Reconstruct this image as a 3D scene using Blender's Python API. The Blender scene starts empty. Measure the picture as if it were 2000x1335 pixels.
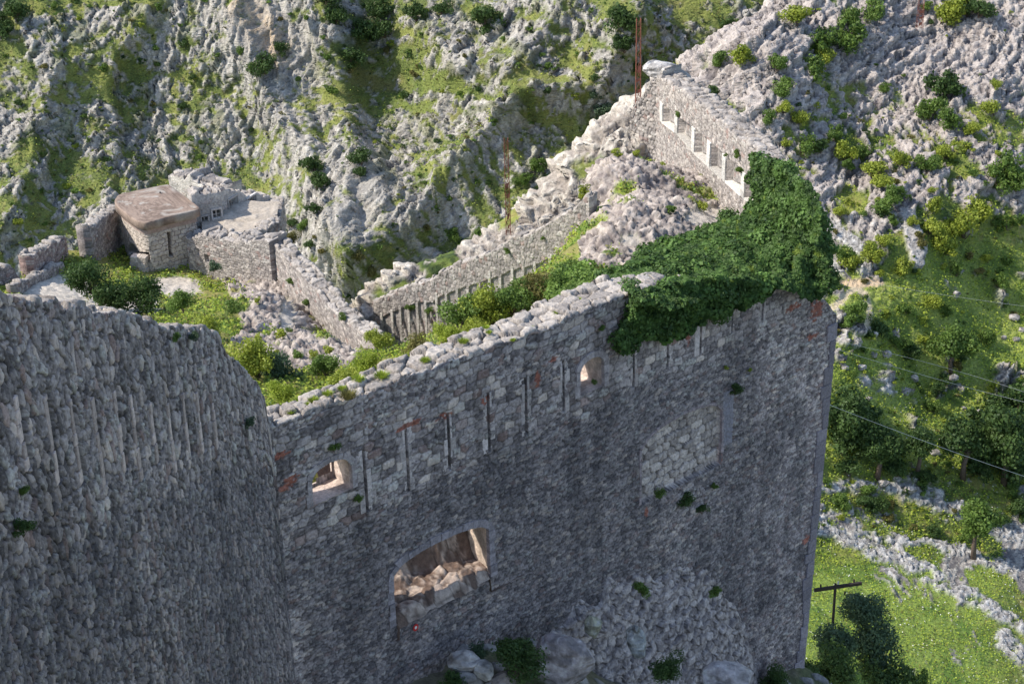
import bpy, math, numpy as np
# ------------------------------------------------------------------ camera, sky, sun, exposure
scn = bpy.context.scene; COL = scn.collection
FPX = 3600.; TH = math.radians(27); RL = math.radians(1.5)
R0 = np.array([1, 0, 0.]); U0 = np.array([0, math.sin(TH), math.cos(TH)]); FW = np.array([0, math.cos(TH), -math.sin(TH)])
RV = math.cos(RL)*R0 - math.sin(RL)*U0; UV = math.sin(RL)*R0 + math.cos(RL)*U0
CAM = np.array([0, 0, 80.])
import mathutils
cd = bpy.data.cameras.new('camera'); cam = bpy.data.objects.new('camera', cd); COL.objects.link(cam)
cd.sensor_width = 36; cd.lens = FPX/2000*36; cd.clip_end = 3000; cd.clip_start = .5
M = mathutils.Matrix(((RV[0], UV[0], -FW[0], 0), (RV[1], UV[1], -FW[1], 0), (RV[2], UV[2], -FW[2], 80), (0, 0, 0, 1)))
cam.matrix_world = M; scn.camera = cam
SUN_EL = math.radians(45); SUN_AZ = math.radians(266)      # compass angle of the sun, 0 = +Y, clockwise
w = bpy.data.worlds.new('World'); scn.world = w; w.use_nodes = True; nt = w.node_tree
sky = nt.nodes.new('ShaderNodeTexSky'); sky.sky_type = 'NISHITA'; sky.sun_disc = False
sky.sun_elevation = SUN_EL; sky.sun_rotation = SUN_AZ
bg = nt.nodes['Background']; bg.inputs[1].default_value = .15
nt.links.new(sky.outputs[0], bg.inputs[0])
sl = bpy.data.lights.new('sun', 'SUN'); sl.energy = 3.3; sl.angle = math.radians(.6); sl.color = (1, .92, .80)
so = bpy.data.objects.new('sun', sl); COL.objects.link(so)
sd = mathutils.Vector((math.sin(SUN_AZ)*math.cos(SUN_EL), math.cos(SUN_AZ)*math.cos(SUN_EL), math.sin(SUN_EL)))
so.rotation_euler = sd.to_track_quat('Z', 'Y').to_euler()
scn.view_settings.view_transform = 'Standard'; scn.view_settings.look = 'None'; scn.view_settings.exposure = .74; scn.view_settings.gamma = 1
# ------------------------------------------------------------------ helpers: rays and projection
def ray(px, py):
    px = np.asarray(px, float); py = np.asarray(py, float)
    return FW + RV*((px-1000)/FPX)[..., None] - UV*((py-667.5)/FPX)[..., None]
def at(px, py, Z): return CAM + ray(px, py)*np.asarray(Z, float)[..., None]
def onplane(px, py, P, n):
    d = ray(px, py); return CAM + d*(np.dot(P-CAM, n)/(d@n))[..., None]
def onz(px, py, z):
    d = ray(px, py); return CAM + d*((z-80)/d[..., 2])[..., None]
def proj(P):
    q = P-CAM; Z = q@FW; Z = np.maximum(Z, .1)
    return 1000+FPX*(q@RV)/Z, 667.5-FPX*(q@UV)/Z, Z
# ------------------------------------------------------------------ noise (numpy)
def _h(ix, iy, iz, s):
    with np.errstate(over='ignore'):
        h = (ix.astype(np.uint32)*np.uint32(374761393)) ^ (iy.astype(np.uint32)*np.uint32(668265263)) ^ (iz.astype(np.uint32)*np.uint32(2147483647-1013904)) ^ np.uint32((s*2654435761) & 0xffffffff)
        h = (h ^ (h >> np.uint32(13)))*np.uint32(1274126177); h = (h ^ (h >> np.uint32(16)))*np.uint32(2246822519); h ^= h >> np.uint32(13)
    return h.astype(np.float64)/4294967295.
def H2(ix, iy, s): return _h(ix.astype(np.int64), iy.astype(np.int64), np.zeros_like(ix, dtype=np.int64), s)
def vn2(x, y, s=0):
    ix = np.floor(x); iy = np.floor(y); fx = x-ix; fy = y-iy; fx = fx*fx*(3-2*fx); fy = fy*fy*(3-2*fy)
    return (H2(ix, iy, s)*(1-fx)+H2(ix+1, iy, s)*fx)*(1-fy)+(H2(ix, iy+1, s)*(1-fx)+H2(ix+1, iy+1, s)*fx)*fy
def vn3(x, y, z, s=0):
    ix = np.floor(x).astype(np.int64); iy = np.floor(y).astype(np.int64); iz = np.floor(z).astype(np.int64)
    f = [x-ix, y-iy, z-iz]; f = [a*a*(3-2*a) for a in f]; r = 0
    for a in (0, 1):
        for b in (0, 1):
            for c in (0, 1):
                r = r+_h(ix+a, iy+b, iz+c, s)*(f[0] if a else 1-f[0])*(f[1] if b else 1-f[1])*(f[2] if c else 1-f[2])
    return r
def fbm2(x, y, o=4, s=0, g=.5):
    r = 0; a = 1; t = 0
    for i in range(o): r = r+a*vn2(x*2**i+17.3*i, y*2**i-9.1*i, s+i); t += a; a *= g
    return r/t
def fbm3(x, y, z, o=4, s=0, g=.5):
    r = 0; a = 1; t = 0
    for i in range(o): r = r+a*vn3(x*2.03**i+17.3*i, y*2.03**i-9.1*i, z*2.03**i+4.7*i, s+i); t += a; a *= g
    return r/t
def ridged3(x, y, z, o=4, s=0, g=.55):
    r = 0; a = 1; t = 0
    for i in range(o): r = r+a*(1-np.abs(2*vn3(x*2.07**i+7.3*i, y*2.07**i, z*2.07**i+1.7*i, s+i)-1)); t += a; a *= g
    return r/t
def cells(a, b, sx, sy, s=0, jit=.7, box=4., stag=True):
    """staggered, jittered cell pattern: returns distance to joint and three random numbers per stone"""
    X = a/sx; Y = b/sy; iy0 = np.floor(Y)
    F1 = np.full(X.shape, 9.); F2 = F1.copy(); id1 = F1*0; id2 = F1*0
    for dy in (-1, 0, 1):
        iy = iy0+dy; off = .5*(iy % 2) if stag else 0*iy; ix0 = np.floor(X-off)
        for dx in (-1, 0, 1):
            ix = ix0+dx
            cx = ix+.5+off+jit*(H2(ix, iy, s)-.5); cy = iy+.5+jit*.75*(H2(ix, iy, s+1)-.5)
            d = (np.abs(X-cx)**box+np.abs(Y-cy)**box)**(1/box)
            m = d < F1
            F2 = np.where(m, F1, np.minimum(F2, d)); id1 = np.where(m, ix, id1); id2 = np.where(m, iy, id2); F1 = np.where(m, d, F1)
    return F2-F1, H2(id1, id2, s+5), H2(id1, id2, s+6), H2(id1, id2, s+7)
def sm(x, a, b): t = np.clip((x-a)/(b-a), 0, 1); return t*t*(3-2*t)
def mix(a, b, t): t = np.asarray(t)[..., None]; return np.asarray(a)*(1-t)+np.asarray(b)*t
def C3(*c): return np.array(c, float)
def tps(ctrl):
    ctrl = np.array(ctrl, float); n = len(ctrl); sc = 30.
    q = ctrl[:, :2]/sc
    def phi(r2): return .5*r2*np.log(r2+1e-9)
    K = phi(((q[:, None]-q[None])**2).sum(-1)) + np.eye(n)*2e-3; P = np.c_[np.ones(n), q]
    A = np.block([[K, P], [P.T, np.zeros((3, 3))]]); wts = np.linalg.solve(A, np.r_[ctrl[:, 2], 0, 0, 0])
    def f(x, y):
        x = x/sc; y = y/sc; r = wts[n]+wts[n+1]*x+wts[n+2]*y
        for i in range(n): r = r+wts[i]*phi((x-q[i, 0])**2+(y-q[i, 1])**2)
        return r
    return f
def pip(px, py, poly):
    poly = np.array(poly, float); ins = np.zeros(np.shape(px), bool); j = len(poly)-1
    for i in range(len(poly)):
        xi, yi = poly[i]; xj, yj = poly[j]
        if yi != yj: ins ^= ((yi > py) != (yj > py)) & (px < (xj-xi)*(py-yi)/(yj-yi)+xi)
        j = i
    return ins
def pline(px, py, pts):
    """distance, signed side (+ right of travel on the picture) and position along a polyline"""
    best = np.full(np.shape(px), 1e9); side = best*0; tt = best*0; L = 0
    seg = [math.dist(pts[i], pts[i+1]) for i in range(len(pts)-1)]; tot = sum(seg)
    for i in range(len(pts)-1):
        ax, ay = pts[i]; bx, by = pts[i+1]; vx, vy = bx-ax, by-ay
        t = np.clip(((px-ax)*vx+(py-ay)*vy)/(vx*vx+vy*vy), 0, 1); dx = px-ax-t*vx; dy = py-ay-t*vy; d = np.hypot(dx, dy); m = d < best
        best = np.where(m, d, best); side = np.where(m, np.sign(vx*dy-vy*dx), side); tt = np.where(m, (L+t*seg[i])/tot, tt); L += seg[i]
    return best, side, tt
def table(px, py, x0, dx, y0, dy, rows):
    T = np.array(rows, float)/10; fx = np.clip((px-x0)/dx, 0, T.shape[1]-1.001); fy = np.clip((py-y0)/dy, 0, T.shape[0]-1.001)
    ix = fx.astype(int); iy = fy.astype(int); fx -= ix; fy -= iy
    return (T[iy, ix]*(1-fx)+T[iy, ix+1]*fx)*(1-fy)+(T[iy+1, ix]*(1-fx)+T[iy+1, ix+1]*fx)*fy
# ------------------------------------------------------------------ helpers: materials and objects
def mat(name, rough=.9, leaf=False, bump=0., bscale=8., ridged=None, tint=None, vary=.25, metal=0.):
    m = bpy.data.materials.new(name); m.use_nodes = True; n = m.node_tree; N = n.nodes; L = n.links
    b = N['Principled BSDF']; b.inputs['Roughness'].default_value = rough; b.inputs['Metallic'].default_value = metal
    if 'Specular IOR Level' in b.inputs: b.inputs['Specular IOR Level'].default_value = .25
    if tint is None: a = N.new('ShaderNodeAttribute'); a.attribute_name = 'Col'; src = a.outputs['Color']
    else: a = N.new('ShaderNodeRGB'); a.outputs[0].default_value = (*tint, 1); src = a.outputs[0]
    g = N.new('ShaderNodeNewGeometry'); no = N.new('ShaderNodeTexNoise'); no.inputs['Scale'].default_value = bscale; no.inputs['Detail'].default_value = 6; no.inputs['Roughness'].default_value = .65
    L.new(g.outputs['Position'], no.inputs['Vector'])
    mr = N.new('ShaderNodeMapRange'); mr.inputs[1].default_value = .3; mr.inputs[2].default_value = .7; mr.inputs[3].default_value = 1-vary; mr.inputs[4].default_value = 1+vary
    L.new(no.outputs['Fac'], mr.inputs[0])
    vm = N.new('ShaderNodeVectorMath'); vm.operation = 'SCALE'; L.new(src, vm.inputs[0]); L.new(mr.outputs[0], vm.inputs['Scale'])
    L.new(vm.outputs[0], b.inputs['Base Color'])
    if bump:
        bp = N.new('ShaderNodeBump'); bp.inputs['Strength'].default_value = .9; bp.inputs['Distance'].default_value = bump; L.new(no.outputs['Fac'], bp.inputs['Height']); L.new(bp.outputs[0], b.inputs['Normal'])
    if ridged:
        mp = N.new('ShaderNodeMapping'); mp.inputs['Rotation'].default_value = (0, math.radians(-38), 0); mp.inputs['Scale'].default_value = (ridged[0], ridged[0]*.8, ridged[0]*ridged[1]); L.new(g.outputs['Position'], mp.inputs['Vector'])
        rn = N.new('ShaderNodeTexNoise'); rn.noise_type = 'RIDGED_MULTIFRACTAL'; rn.inputs['Scale'].default_value = 1; rn.inputs['Detail'].default_value = 7; rn.inputs['Roughness'].default_value = .62; rn.inputs['Distortion'].default_value = .35; L.new(mp.outputs[0], rn.inputs['Vector'])
        b2 = N.new('ShaderNodeBump'); b2.invert = True; b2.inputs['Strength'].default_value = 1; b2.inputs['Distance'].default_value = ridged[2]; L.new(rn.outputs['Fac'], b2.inputs['Height']); L.new(bp.outputs[0], b2.inputs['Normal']); L.new(b2.outputs[0], b.inputs['Normal'])
    if leaf:
        t = N.new('ShaderNodeBsdfTranslucent'); L.new(vm.outputs[0], t.inputs['Color']); mx = N.new('ShaderNodeMixShader'); mx.inputs[0].default_value = .35
        L.new(b.outputs[0], mx.inputs[1]); L.new(t.outputs[0], mx.inputs[2]); L.new(mx.outputs[0], N['Material Output'].inputs[0])
    return m
M_STONE = mat('weathered_masonry', .92, bump=.05, bscale=12, vary=.34)
M_ROCK = mat('limestone_and_turf', .95, bump=.16, bscale=4.5, vary=.35, ridged=(1.3, 2.8, .26))
M_RUBBLE = mat('rubble_stone', .93, bump=.05, bscale=9, vary=.3)
M_LEAF = mat('foliage', .55, leaf=True, vary=.2, bscale=2)
M_CONC = mat('weathered_concrete', .9, bump=.006, bscale=10, vary=.22)
M_BARK = mat('bark', .9, tint=(.12, .09, .07), bump=.02, vary=.3)
M_RUST = mat('rusted_iron', .85, tint=(.26, .10, .07), bump=.01, vary=.35, metal=.2)
M_DARK = mat('dark_creosoted_wood', .8, tint=(.035, .028, .028), bump=.01)
M_GLASS = mat('porcelain', .3, tint=(.5, .5, .48), vary=.05)
M_WIRE = mat('aluminium_cable', .5, tint=(.62, .62, .6), vary=.05)
M_RED = mat('red_paint', .7, tint=(.5, .03, .03), vary=.1); M_WHITE = mat('white_paint', .7, tint=(.7, .68, .65), vary=.1)
def mesh(name, V, Fs, m=None, col=None, parent=None, smooth=True, quads=True):
    """V (n,3); Fs (k,4) or (k,3) index array, or list of faces"""
    me = bpy.data.meshes.new(name)
    V = np.asarray(V, np.float32).reshape(-1, 3)
    if isinstance(Fs, np.ndarray):
        k = Fs.shape[1]; me.vertices.add(len(V)); me.vertices.foreach_set('co', V.ravel())
        me.loops.add(Fs.size); me.loops.foreach_set('vertex_index', Fs.astype(np.int32).ravel())
        me.polygons.add(len(Fs)); me.polygons.foreach_set('loop_start', np.arange(0, Fs.size, k, dtype=np.int32))
        me.update(calc_edges=True)
    else:
        me.from_pydata([tuple(v) for v in V.tolist()], [], Fs); me.update()
    if smooth: me.polygons.foreach_set('use_smooth', np.ones(len(me.polygons), bool))
    if col is not None:
        ca = me.color_attributes.new('Col', 'FLOAT_COLOR', 'POINT'); c = np.ones((len(V), 4), np.float32); c[:, :3] = np.clip(col, 0, 1); ca.data.foreach_set('color', c.ravel())
    if m: me.materials.append(m)
    o = bpy.data.objects.new(name, me); COL.objects.link(o)
    if parent is not None: o.parent = parent; o.matrix_parent_inverse = mathutils.Matrix.Translation(-mathutils.Vector(parent.location))
    return o
def tag(o, label=None, cat=None, group=None, kind=None):
    if label: o['label'] = label
    if cat: o['category'] = cat; o['kind'] = 'thing'
    if group: o['group'] = group
    if kind: o['kind'] = kind
    return o
def empty(name, loc, label, cat, group=None):
    o = bpy.data.objects.new(name, None); o.location = tuple(map(float, loc)); o.empty_display_size = .3; COL.objects.link(o); return tag(o, label, cat, group)
def gridF(nr, nc, mask=None):
    i = np.arange(nr*nc).reshape(nr, nc); F = np.stack([i[:-1, :-1], i[:-1, 1:], i[1:, 1:], i[1:, :-1]], -1)
    return F.reshape(-1, 4) if mask is None else F[mask]
class MB:
    def __init__(s): s.v = []; s.f = []
    def add(s, V, F): o = len(s.v); s.v += [tuple(map(float, p)) for p in V]; s.f += [tuple(o+i for i in f) for f in F]
    def box(s, c, ax, ay, az):
        c, ax, ay, az = (np.array(q, float) for q in (c, ax, ay, az))
        V = [c+i*ax+j*ay+k*az for i in (-1, 1) for j in (-1, 1) for k in (-1, 1)]
        s.add(V, [(0, 1, 3, 2), (4, 6, 7, 5), (0, 4, 5, 1), (2, 3, 7, 6), (0, 2, 6, 4), (1, 5, 7, 3)])
    def tube(s, pts, rad, n=7):
        pts = [np.array(p, float) for p in pts]; rings = []
        for i, p in enumerate(pts):
            d = pts[min(i+1, len(pts)-1)]-pts[max(i-1, 0)]; d /= np.linalg.norm(d)+1e-9
            a = np.cross(d, (0, 0, 1) if abs(d[2]) < .9 else (1, 0, 0)); a /= np.linalg.norm(a); b = np.cross(d, a); r = rad[i] if hasattr(rad, '__len__') else rad
            rings += [p+r*(math.cos(t)*a+math.sin(t)*b) for t in np.linspace(0, 2*math.pi, n, endpoint=False)]
        F = [(i*n+j, i*n+(j+1) % n, (i+1)*n+(j+1) % n, (i+1)*n+j) for i in range(len(pts)-1) for j in range(n)]
        F += [tuple(range(n-1, -1, -1)), tuple((len(pts)-1)*n+j for j in range(n))]; s.add(rings, F)
    def prism(s, A, B):
        n = len(A); s.add(list(A)+list(B), [tuple(range(n)), tuple(range(2*n-1, n-1, -1))]+[(i, i+n, (i+1) % n+n, (i+1) % n) for i in range(n)])
    def build(s, name, m, parent=None, smooth=False, col=None, bevel=0):
        V = np.array(s.v); o = mesh(name, V, s.f, m, None if col is None else np.tile(col, (len(V), 1))*np.repeat(.72+.5*np.random.default_rng(len(V)+int(abs(V[0, 2])*999) % 9973).random((len(V)//8+1, 1)), 8, 0)[:len(V)], parent, smooth)
        if bevel: b = o.modifiers.new('bevel', 'BEVEL'); b.width = bevel; b.segments = 2
        return o
# ------------------------------------------------------------------ terrain
GRASS = C3(.12, .165, .04); GRASS2 = C3(.22, .245, .06); DRY = C3(.27, .21, .09); DKVEG = C3(.03, .055, .02)
ROCK = C3(.36, .335, .30); ROCKD = C3(.16, .15, .15); ROCKW = C3(.52, .44, .34)
SURF = {}; KEEP = {}
def register(name, P):
    px, py, Z = proj(P); g = np.full((230, 300), 1e9); idx = np.zeros((230, 300), int)-1
    ix = (px/8+25).astype(int); iy = (py/8+25).astype(int); ok = (ix >= 0) & (ix < 300) & (iy >= 0) & (iy < 230)
    o = np.argsort(-Z[ok]); k = np.nonzero(ok)[0][o]; g[iy[k], ix[k]] = Z[k]; idx[iy[k], ix[k]] = k; SURF[name] = (P, idx)
def surf(name, px, py):
    P, idx = SURF[name]; ix = int(px/8+25); iy = int(py/8+25)
    for r in range(0, 12):
        a = idx[max(iy-r, 0):iy+r+1, max(ix-r, 0):ix+r+1]; a = a[a >= 0]
        if len(a): return P[a[len(a)//2]].copy()
    return at(px, py, 100.)
def normals(P):
    du = np.gradient(P, axis=1); dv = np.gradient(P, axis=0); n = np.cross(du, dv); n /= np.linalg.norm(n, axis=-1, keepdims=True)+1e-9
    return n*np.sign(n[..., 2:3]+1e-9)
def facet(a, b, s, jit=.95, tilt=.9, bias=(0, 0)):
    """broken bedding blocks: each cell is a plane with its own tilt; returns height, joint distance and a random number"""
    ix0 = np.floor(a); iy0 = np.floor(b); F1 = np.full(a.shape, 9.); F2 = F1.copy(); i1 = F1*0; i2 = F1*0; ox = F1*0; oy = F1*0
    for dy in (-1, 0, 1):
        for dx in (-1, 0, 1):
            ix = ix0+dx; iy = iy0+dy; ex = a-(ix+.5+jit*(H2(ix, iy, s)-.5)); ey = b-(iy+.5+jit*(H2(ix, iy, s+1)-.5)); d = np.abs(ex)**1.6+np.abs(ey)**1.6; m = d < F1
            F2 = np.where(m, F1, np.minimum(F2, d)); i1 = np.where(m, ix, i1); i2 = np.where(m, iy, i2); ox = np.where(m, ex, ox); oy = np.where(m, ey, oy); F1 = np.where(m, d, F1)
    h = .9*(H2(i1, i2, s+2)-.5)+tilt*(2*H2(i1, i2, s+3)-1+bias[0])*ox+tilt*(2*H2(i1, i2, s+4)-1+bias[1])*oy
    return h-.25*sm(F2-F1, .16, 0), F2-F1, H2(i1, i2, s+5)
def rank(f):
    o = np.argsort(f.ravel()[::7]); v = f.ravel()[::7][o]; return np.interp(f, v[::50], np.linspace(0, 1, len(v))[::50])
def karst(P, n, cov, amp, sc, s, strike=(1, 0, 0), soft=.07, bias=(.5, -.8), el=1., hf=0., small=1.):
    """outcrops of broken limestone standing out of turf: returns displacement and rock mask"""
    x, y, z = P[..., 0]/sc, P[..., 1]/sc, P[..., 2]/sc; v = z+.45*y
    wx = fbm2(x*.8, v*.8, 4, s+40)-.5; wz = fbm2(x*.8+9, v*.8, 4, s+50)-.5
    x2 = x+wx*1.1; v2 = v+wz*1.1
    a = x2*strike[0]+v2*strike[1]; b = -x2*strike[1]+v2*strike[0]
    big = fbm2(x*.33, v*.33, 3, s); mid = fbm2(a*1.1, b*.8, 5, s+10, .62)
    hfn = fbm2(a*3.6, b*2.4, 4, s+66, .65); rk = rank((.35*big+.65*mid)*(1-hf)+hf*hfn*1.05); m = sm(rk, cov-soft, cov+soft)
    h1, e1, r1 = facet(a*1.3/el, b*.95*el**.5, s+20, bias=bias); h2, e2, r2 = facet(a*3.6/el+2*wx, b*2.6*el**.6, s+27, bias=bias); h3, e3, r3 = facet(a*8.5/el, b*6.*el**.5, s+34)
    tex = fbm2(a*9, b*7, 4, s+60, .6)
    d = amp*((big-.5)*1.3+m*(.30+.60*h1*small+.42*h2*small**.5+.24*h3+.35*(mid-.5)+.25*(tex-.5))+(1-m)*(.10*(tex-.5)+.10*h2*sm(tex, .4, .6)))
    fine = np.clip(.5+.5*h2+.45*h3+.9*(tex-.5)+.25*(r2-.5)-.25*sm(e2, .08, 0), 0, 1)
    return d, m, fine, big
def terrain(name, X, Y, ctrl, deco, label_kind='structure', m=M_ROCK, smooth=True, post=None):
    f = tps(ctrl); Z = f(X, Y)
    if post is not None: Z = post(X, Y, Z)
    P = np.stack([X, Y, Z], -1); n = normals(P); px, py, _ = proj(P)
    d, col, cut = deco(P, n, px, py)
    P2 = P+n*d[..., None]
    F = gridF(*X.shape)
    if cut is not None: c = cut[:-1, :-1] | cut[1:, 1:]; F = F[~c.reshape(-1)]
    o = mesh(name, P2.reshape(-1, 3), F, m, col.reshape(-1, 3), smooth=smooth); tag(o, kind='structure')
    keep = np.ones(X.size, bool) if cut is None else ~cut.reshape(-1)
    KEEP[name] = keep; register(name, P2.reshape(-1, 3)[keep]); return o, P2
def zy(px, py, Y):
    d = ray(px, py); return CAM+d*(Y/d[..., 1])[..., None]
def ground_col(P, m, fine, big, s, greener=1.):
    g = fbm3(P[..., 0]*.35, P[..., 1]*.35, P[..., 2]*.35, 4, s+70); g2 = fbm3(P[..., 0]*1.7, P[..., 1]*1.7, P[..., 2]*1.7, 4, s+80)
    gr = mix(GRASS, GRASS2, sm(g, .42, .62)); gr = mix(gr, DRY, sm(g2, .56, .74)*.55); gr = mix(gr, DKVEG, sm(g2*.6+g*.4, .47, .36)*.85*greener)
    rk = mix(ROCKD, ROCK, sm(fine, .25, .62)); rk = mix(rk, C3(.47, .45, .42), sm(fine*.7+g2*.3, .56, .78)); rk = mix(rk, C3(.34, .31, .25), sm(g, .55, .7)*.35)  # high facets paler, cracks darker: highlight and shadow contrast put into the rock colour
    pz = sm(vn3(P[..., 0]*4, P[..., 1]*4, P[..., 2]*4, s+90), .3, .7); rk = rk*(.86+.28*pz)[..., None]
    return mix(gr, rk, m), gr, rk
# --- far mountain
MT_COV = [[6, 8, 8, 7, 2, 1, 3, 6, 7, 6, 3, 6, 8, 8, 8, 7], [6, 4, 5, 6, 3, 1, 1, 5, 8, 5, 4, 6, 7, 8, 8, 7], [6, 4, 6, 6, 5, 2, 1, 9, 7, 8, 5, 5, 7, 7, 7, 7],
          [4, 6, 7, 6, 6, 3, 1, 3, 8, 7, 3, 5, 6, 6, 6, 6], [4, 7, 7, 7, 7, 3, 2, 1, 3, 2, 3, 5, 5, 5, 5, 5], [4, 5, 5, 5, 5, 4, 3, 1, 3, 4, 3, 4, 4, 4, 4, 4], [5]*16, [5]*16]
def deco_mt(P, n, px, py):
    cov = table(px, py, 0, 100, 0, 100, MT_COV)*.82+.02
    d, m, fine, big = karst(P, n, cov, .82, 2.1, 3, (.42, .90, 0), soft=.09, el=3., hf=.40, small=1.1)
    def ridge(pts, h, wl, wr, t0=0):
        D, s, t = pline(px+22*(fbm2(px/60, py/60, 3, 7)-.5)*2, py, pts); w = np.where(s > 0, wl, wr)
        return h*np.exp(-(D/w)**1.5)
    r = ridge([(400, -60), (500, 120), (575, 260), (640, 420), (720, 560)], 4.5, 90, 70) + ridge([(610, -60), (665, 120), (700, 260), (735, 420)], 3.6, 60, 34)
    r += ridge([(1230, 60), (1160, 190), (1030, 210), (960, 310), (850, 420), (760, 540)], 5., 80, 42) + ridge([(860, 90), (900, 140), (1000, 150), (1110, 20)], 3., 50, 40)
    r += ridge([(300, 20), (210, 130), (235, 330), (260, 500)], 2.5, 60, 26) + ridge([(100, 150), (60, 300), (20, 450)], 2.5, 60, 40) + ridge([(760, 600), (700, 500), (640, 560)], 3, 60, 40)
    r -= ridge([(740, -60), (735, 60), (755, 140)], 2.6, 55, 45) + ridge([(225, 180), (245, 460)], 1.8, 16, 16)
    xv = P[..., 0]+.35*P[..., 2]; fis = ridged3(xv/2.4, P[..., 2]/13., P[..., 0]*0+3, 4, 91, .6); r += 1.5*(fis-.55)*sm(cov, .62, .2)+.5*(fis-.55); d = d*(1-.35*sm(cov, .4, .15)); r += 1.7*(ridged3(xv/9., P[..., 2]/26., P[..., 1]/40., 4, 88)-.5)*sm(cov, .75, .3)+.8*(fbm2(xv/3.2, P[..., 2]/8., 4, 89)-.5)
    col, gr, rk = ground_col(P, m, fine, big, 3); gr = mix(gr, C3(.19, .21, .07), .40*np.ones(px.shape)); rk = mix(rk, C3(.46, .44, .39), .40*np.ones(px.shape)); col = mix(gr, rk, m); vv = fbm2(P[..., 0]/1.3, P[..., 2]/1.3, 4, 99); col = mix(col, gr*.8, m*sm(vv, .52, .62)*.5*sm(cov, .1, .4))
    ow, _, _ = pline(px, py, [(455, -10), (500, 50), (555, 115)]); col = mix(col, C3(.55, .40, .24), np.exp(-(ow/28)**2)*m*(.3+.7*sm(fine, .35, .6))*.8)
    dk, _, _ = pline(px, py, [(730, -20), (700, 80), (720, 170)]); col = mix(col, DKVEG, np.exp(-(dk/45)**2)*.6*(1-.6*m))
    yl = np.exp(-(((px-860)/170)**2+((py-180)/95)**2)); col = mix(col, mix(C3(.12, .16, .04), DRY, sm(fbm2(px/60, py/40, 4, 9), .4, .7)), (yl*(1-m))*.6)
    return d+r, col, None
def mtc():
    c = []
    for px in range(-400, 1900, 230):
        for py in (620, 420, 250, 60, -120):
            a = TH+math.atan((py-667.5)/FPX); Y = (95+168)/(math.tan(a)+1.0)        # plane rising at 45 degrees
            Y = Y + {620: 0, 420: 0, 250: 3, 60: 1, -120: 6}[py]+4*math.sin(px/260.)
            c.append(zy(px, py, Y))
    return c
xs = np.arange(-70, 40, .2); ys = np.arange(160, 216, .14); X, Y = np.meshgrid(xs, ys)
terrain('mountain_side', X, Y, mtc(), deco_mt, smooth=False)
# --- right hillside with the valley meadow
HL_COV = [[8, 5, 1.5, 3, 1, 1.5, 2, 1], [3, 1, 2, 3.5, 1, .5, 0, 0], [2, 2, 3, 5, 2, 2, 2, 2], [3, 3, 3, 5, 7, 7, 5, 4], [2, 2, 2, 3, 6, 7, 7, 6], [2, 2, 2, 3, 6, 8.5, 9, 8], [7, 7, 7, 7.5, 9, 9.5, 10, 10],
          [8, 8, 8, 8, 8, 9, 10, 10], [8, 8, 8, 8, 8.5, 10, 10, 10], [8, 8, 8, 7, 7, 8, 8, 8], [8, 8, 8, 7, 7, 7, 7, 7], [10, 10, 10, 10, 9, 8, 7, 7], [10, 10, 10, 11, 11, 10, 8, 7], [8, 8, 8, 9, 8, 7, 8, 8], [8]*8]
SCREE = [([(1560, 1010), (1620, 1035), (1700, 1075), (1800, 1110), (1900, 1168), (2060, 1260)], 15), ([(1560, 955), (1640, 948), (1760, 960), (1850, 985), (1950, 1038), (2060, 1075)], 13),
         ([(1590, 1040), (1720, 1052), (1830, 1060), (1930, 1095), (2060, 1150)], 10), ([(1960, 1250), (2060, 1340)], 20), ([(1690, 950), (1830, 962)], 15), ([(1690, 745), (1740, 765)], 14), ([(1620, 440), (1700, 500)], 16)]
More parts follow.
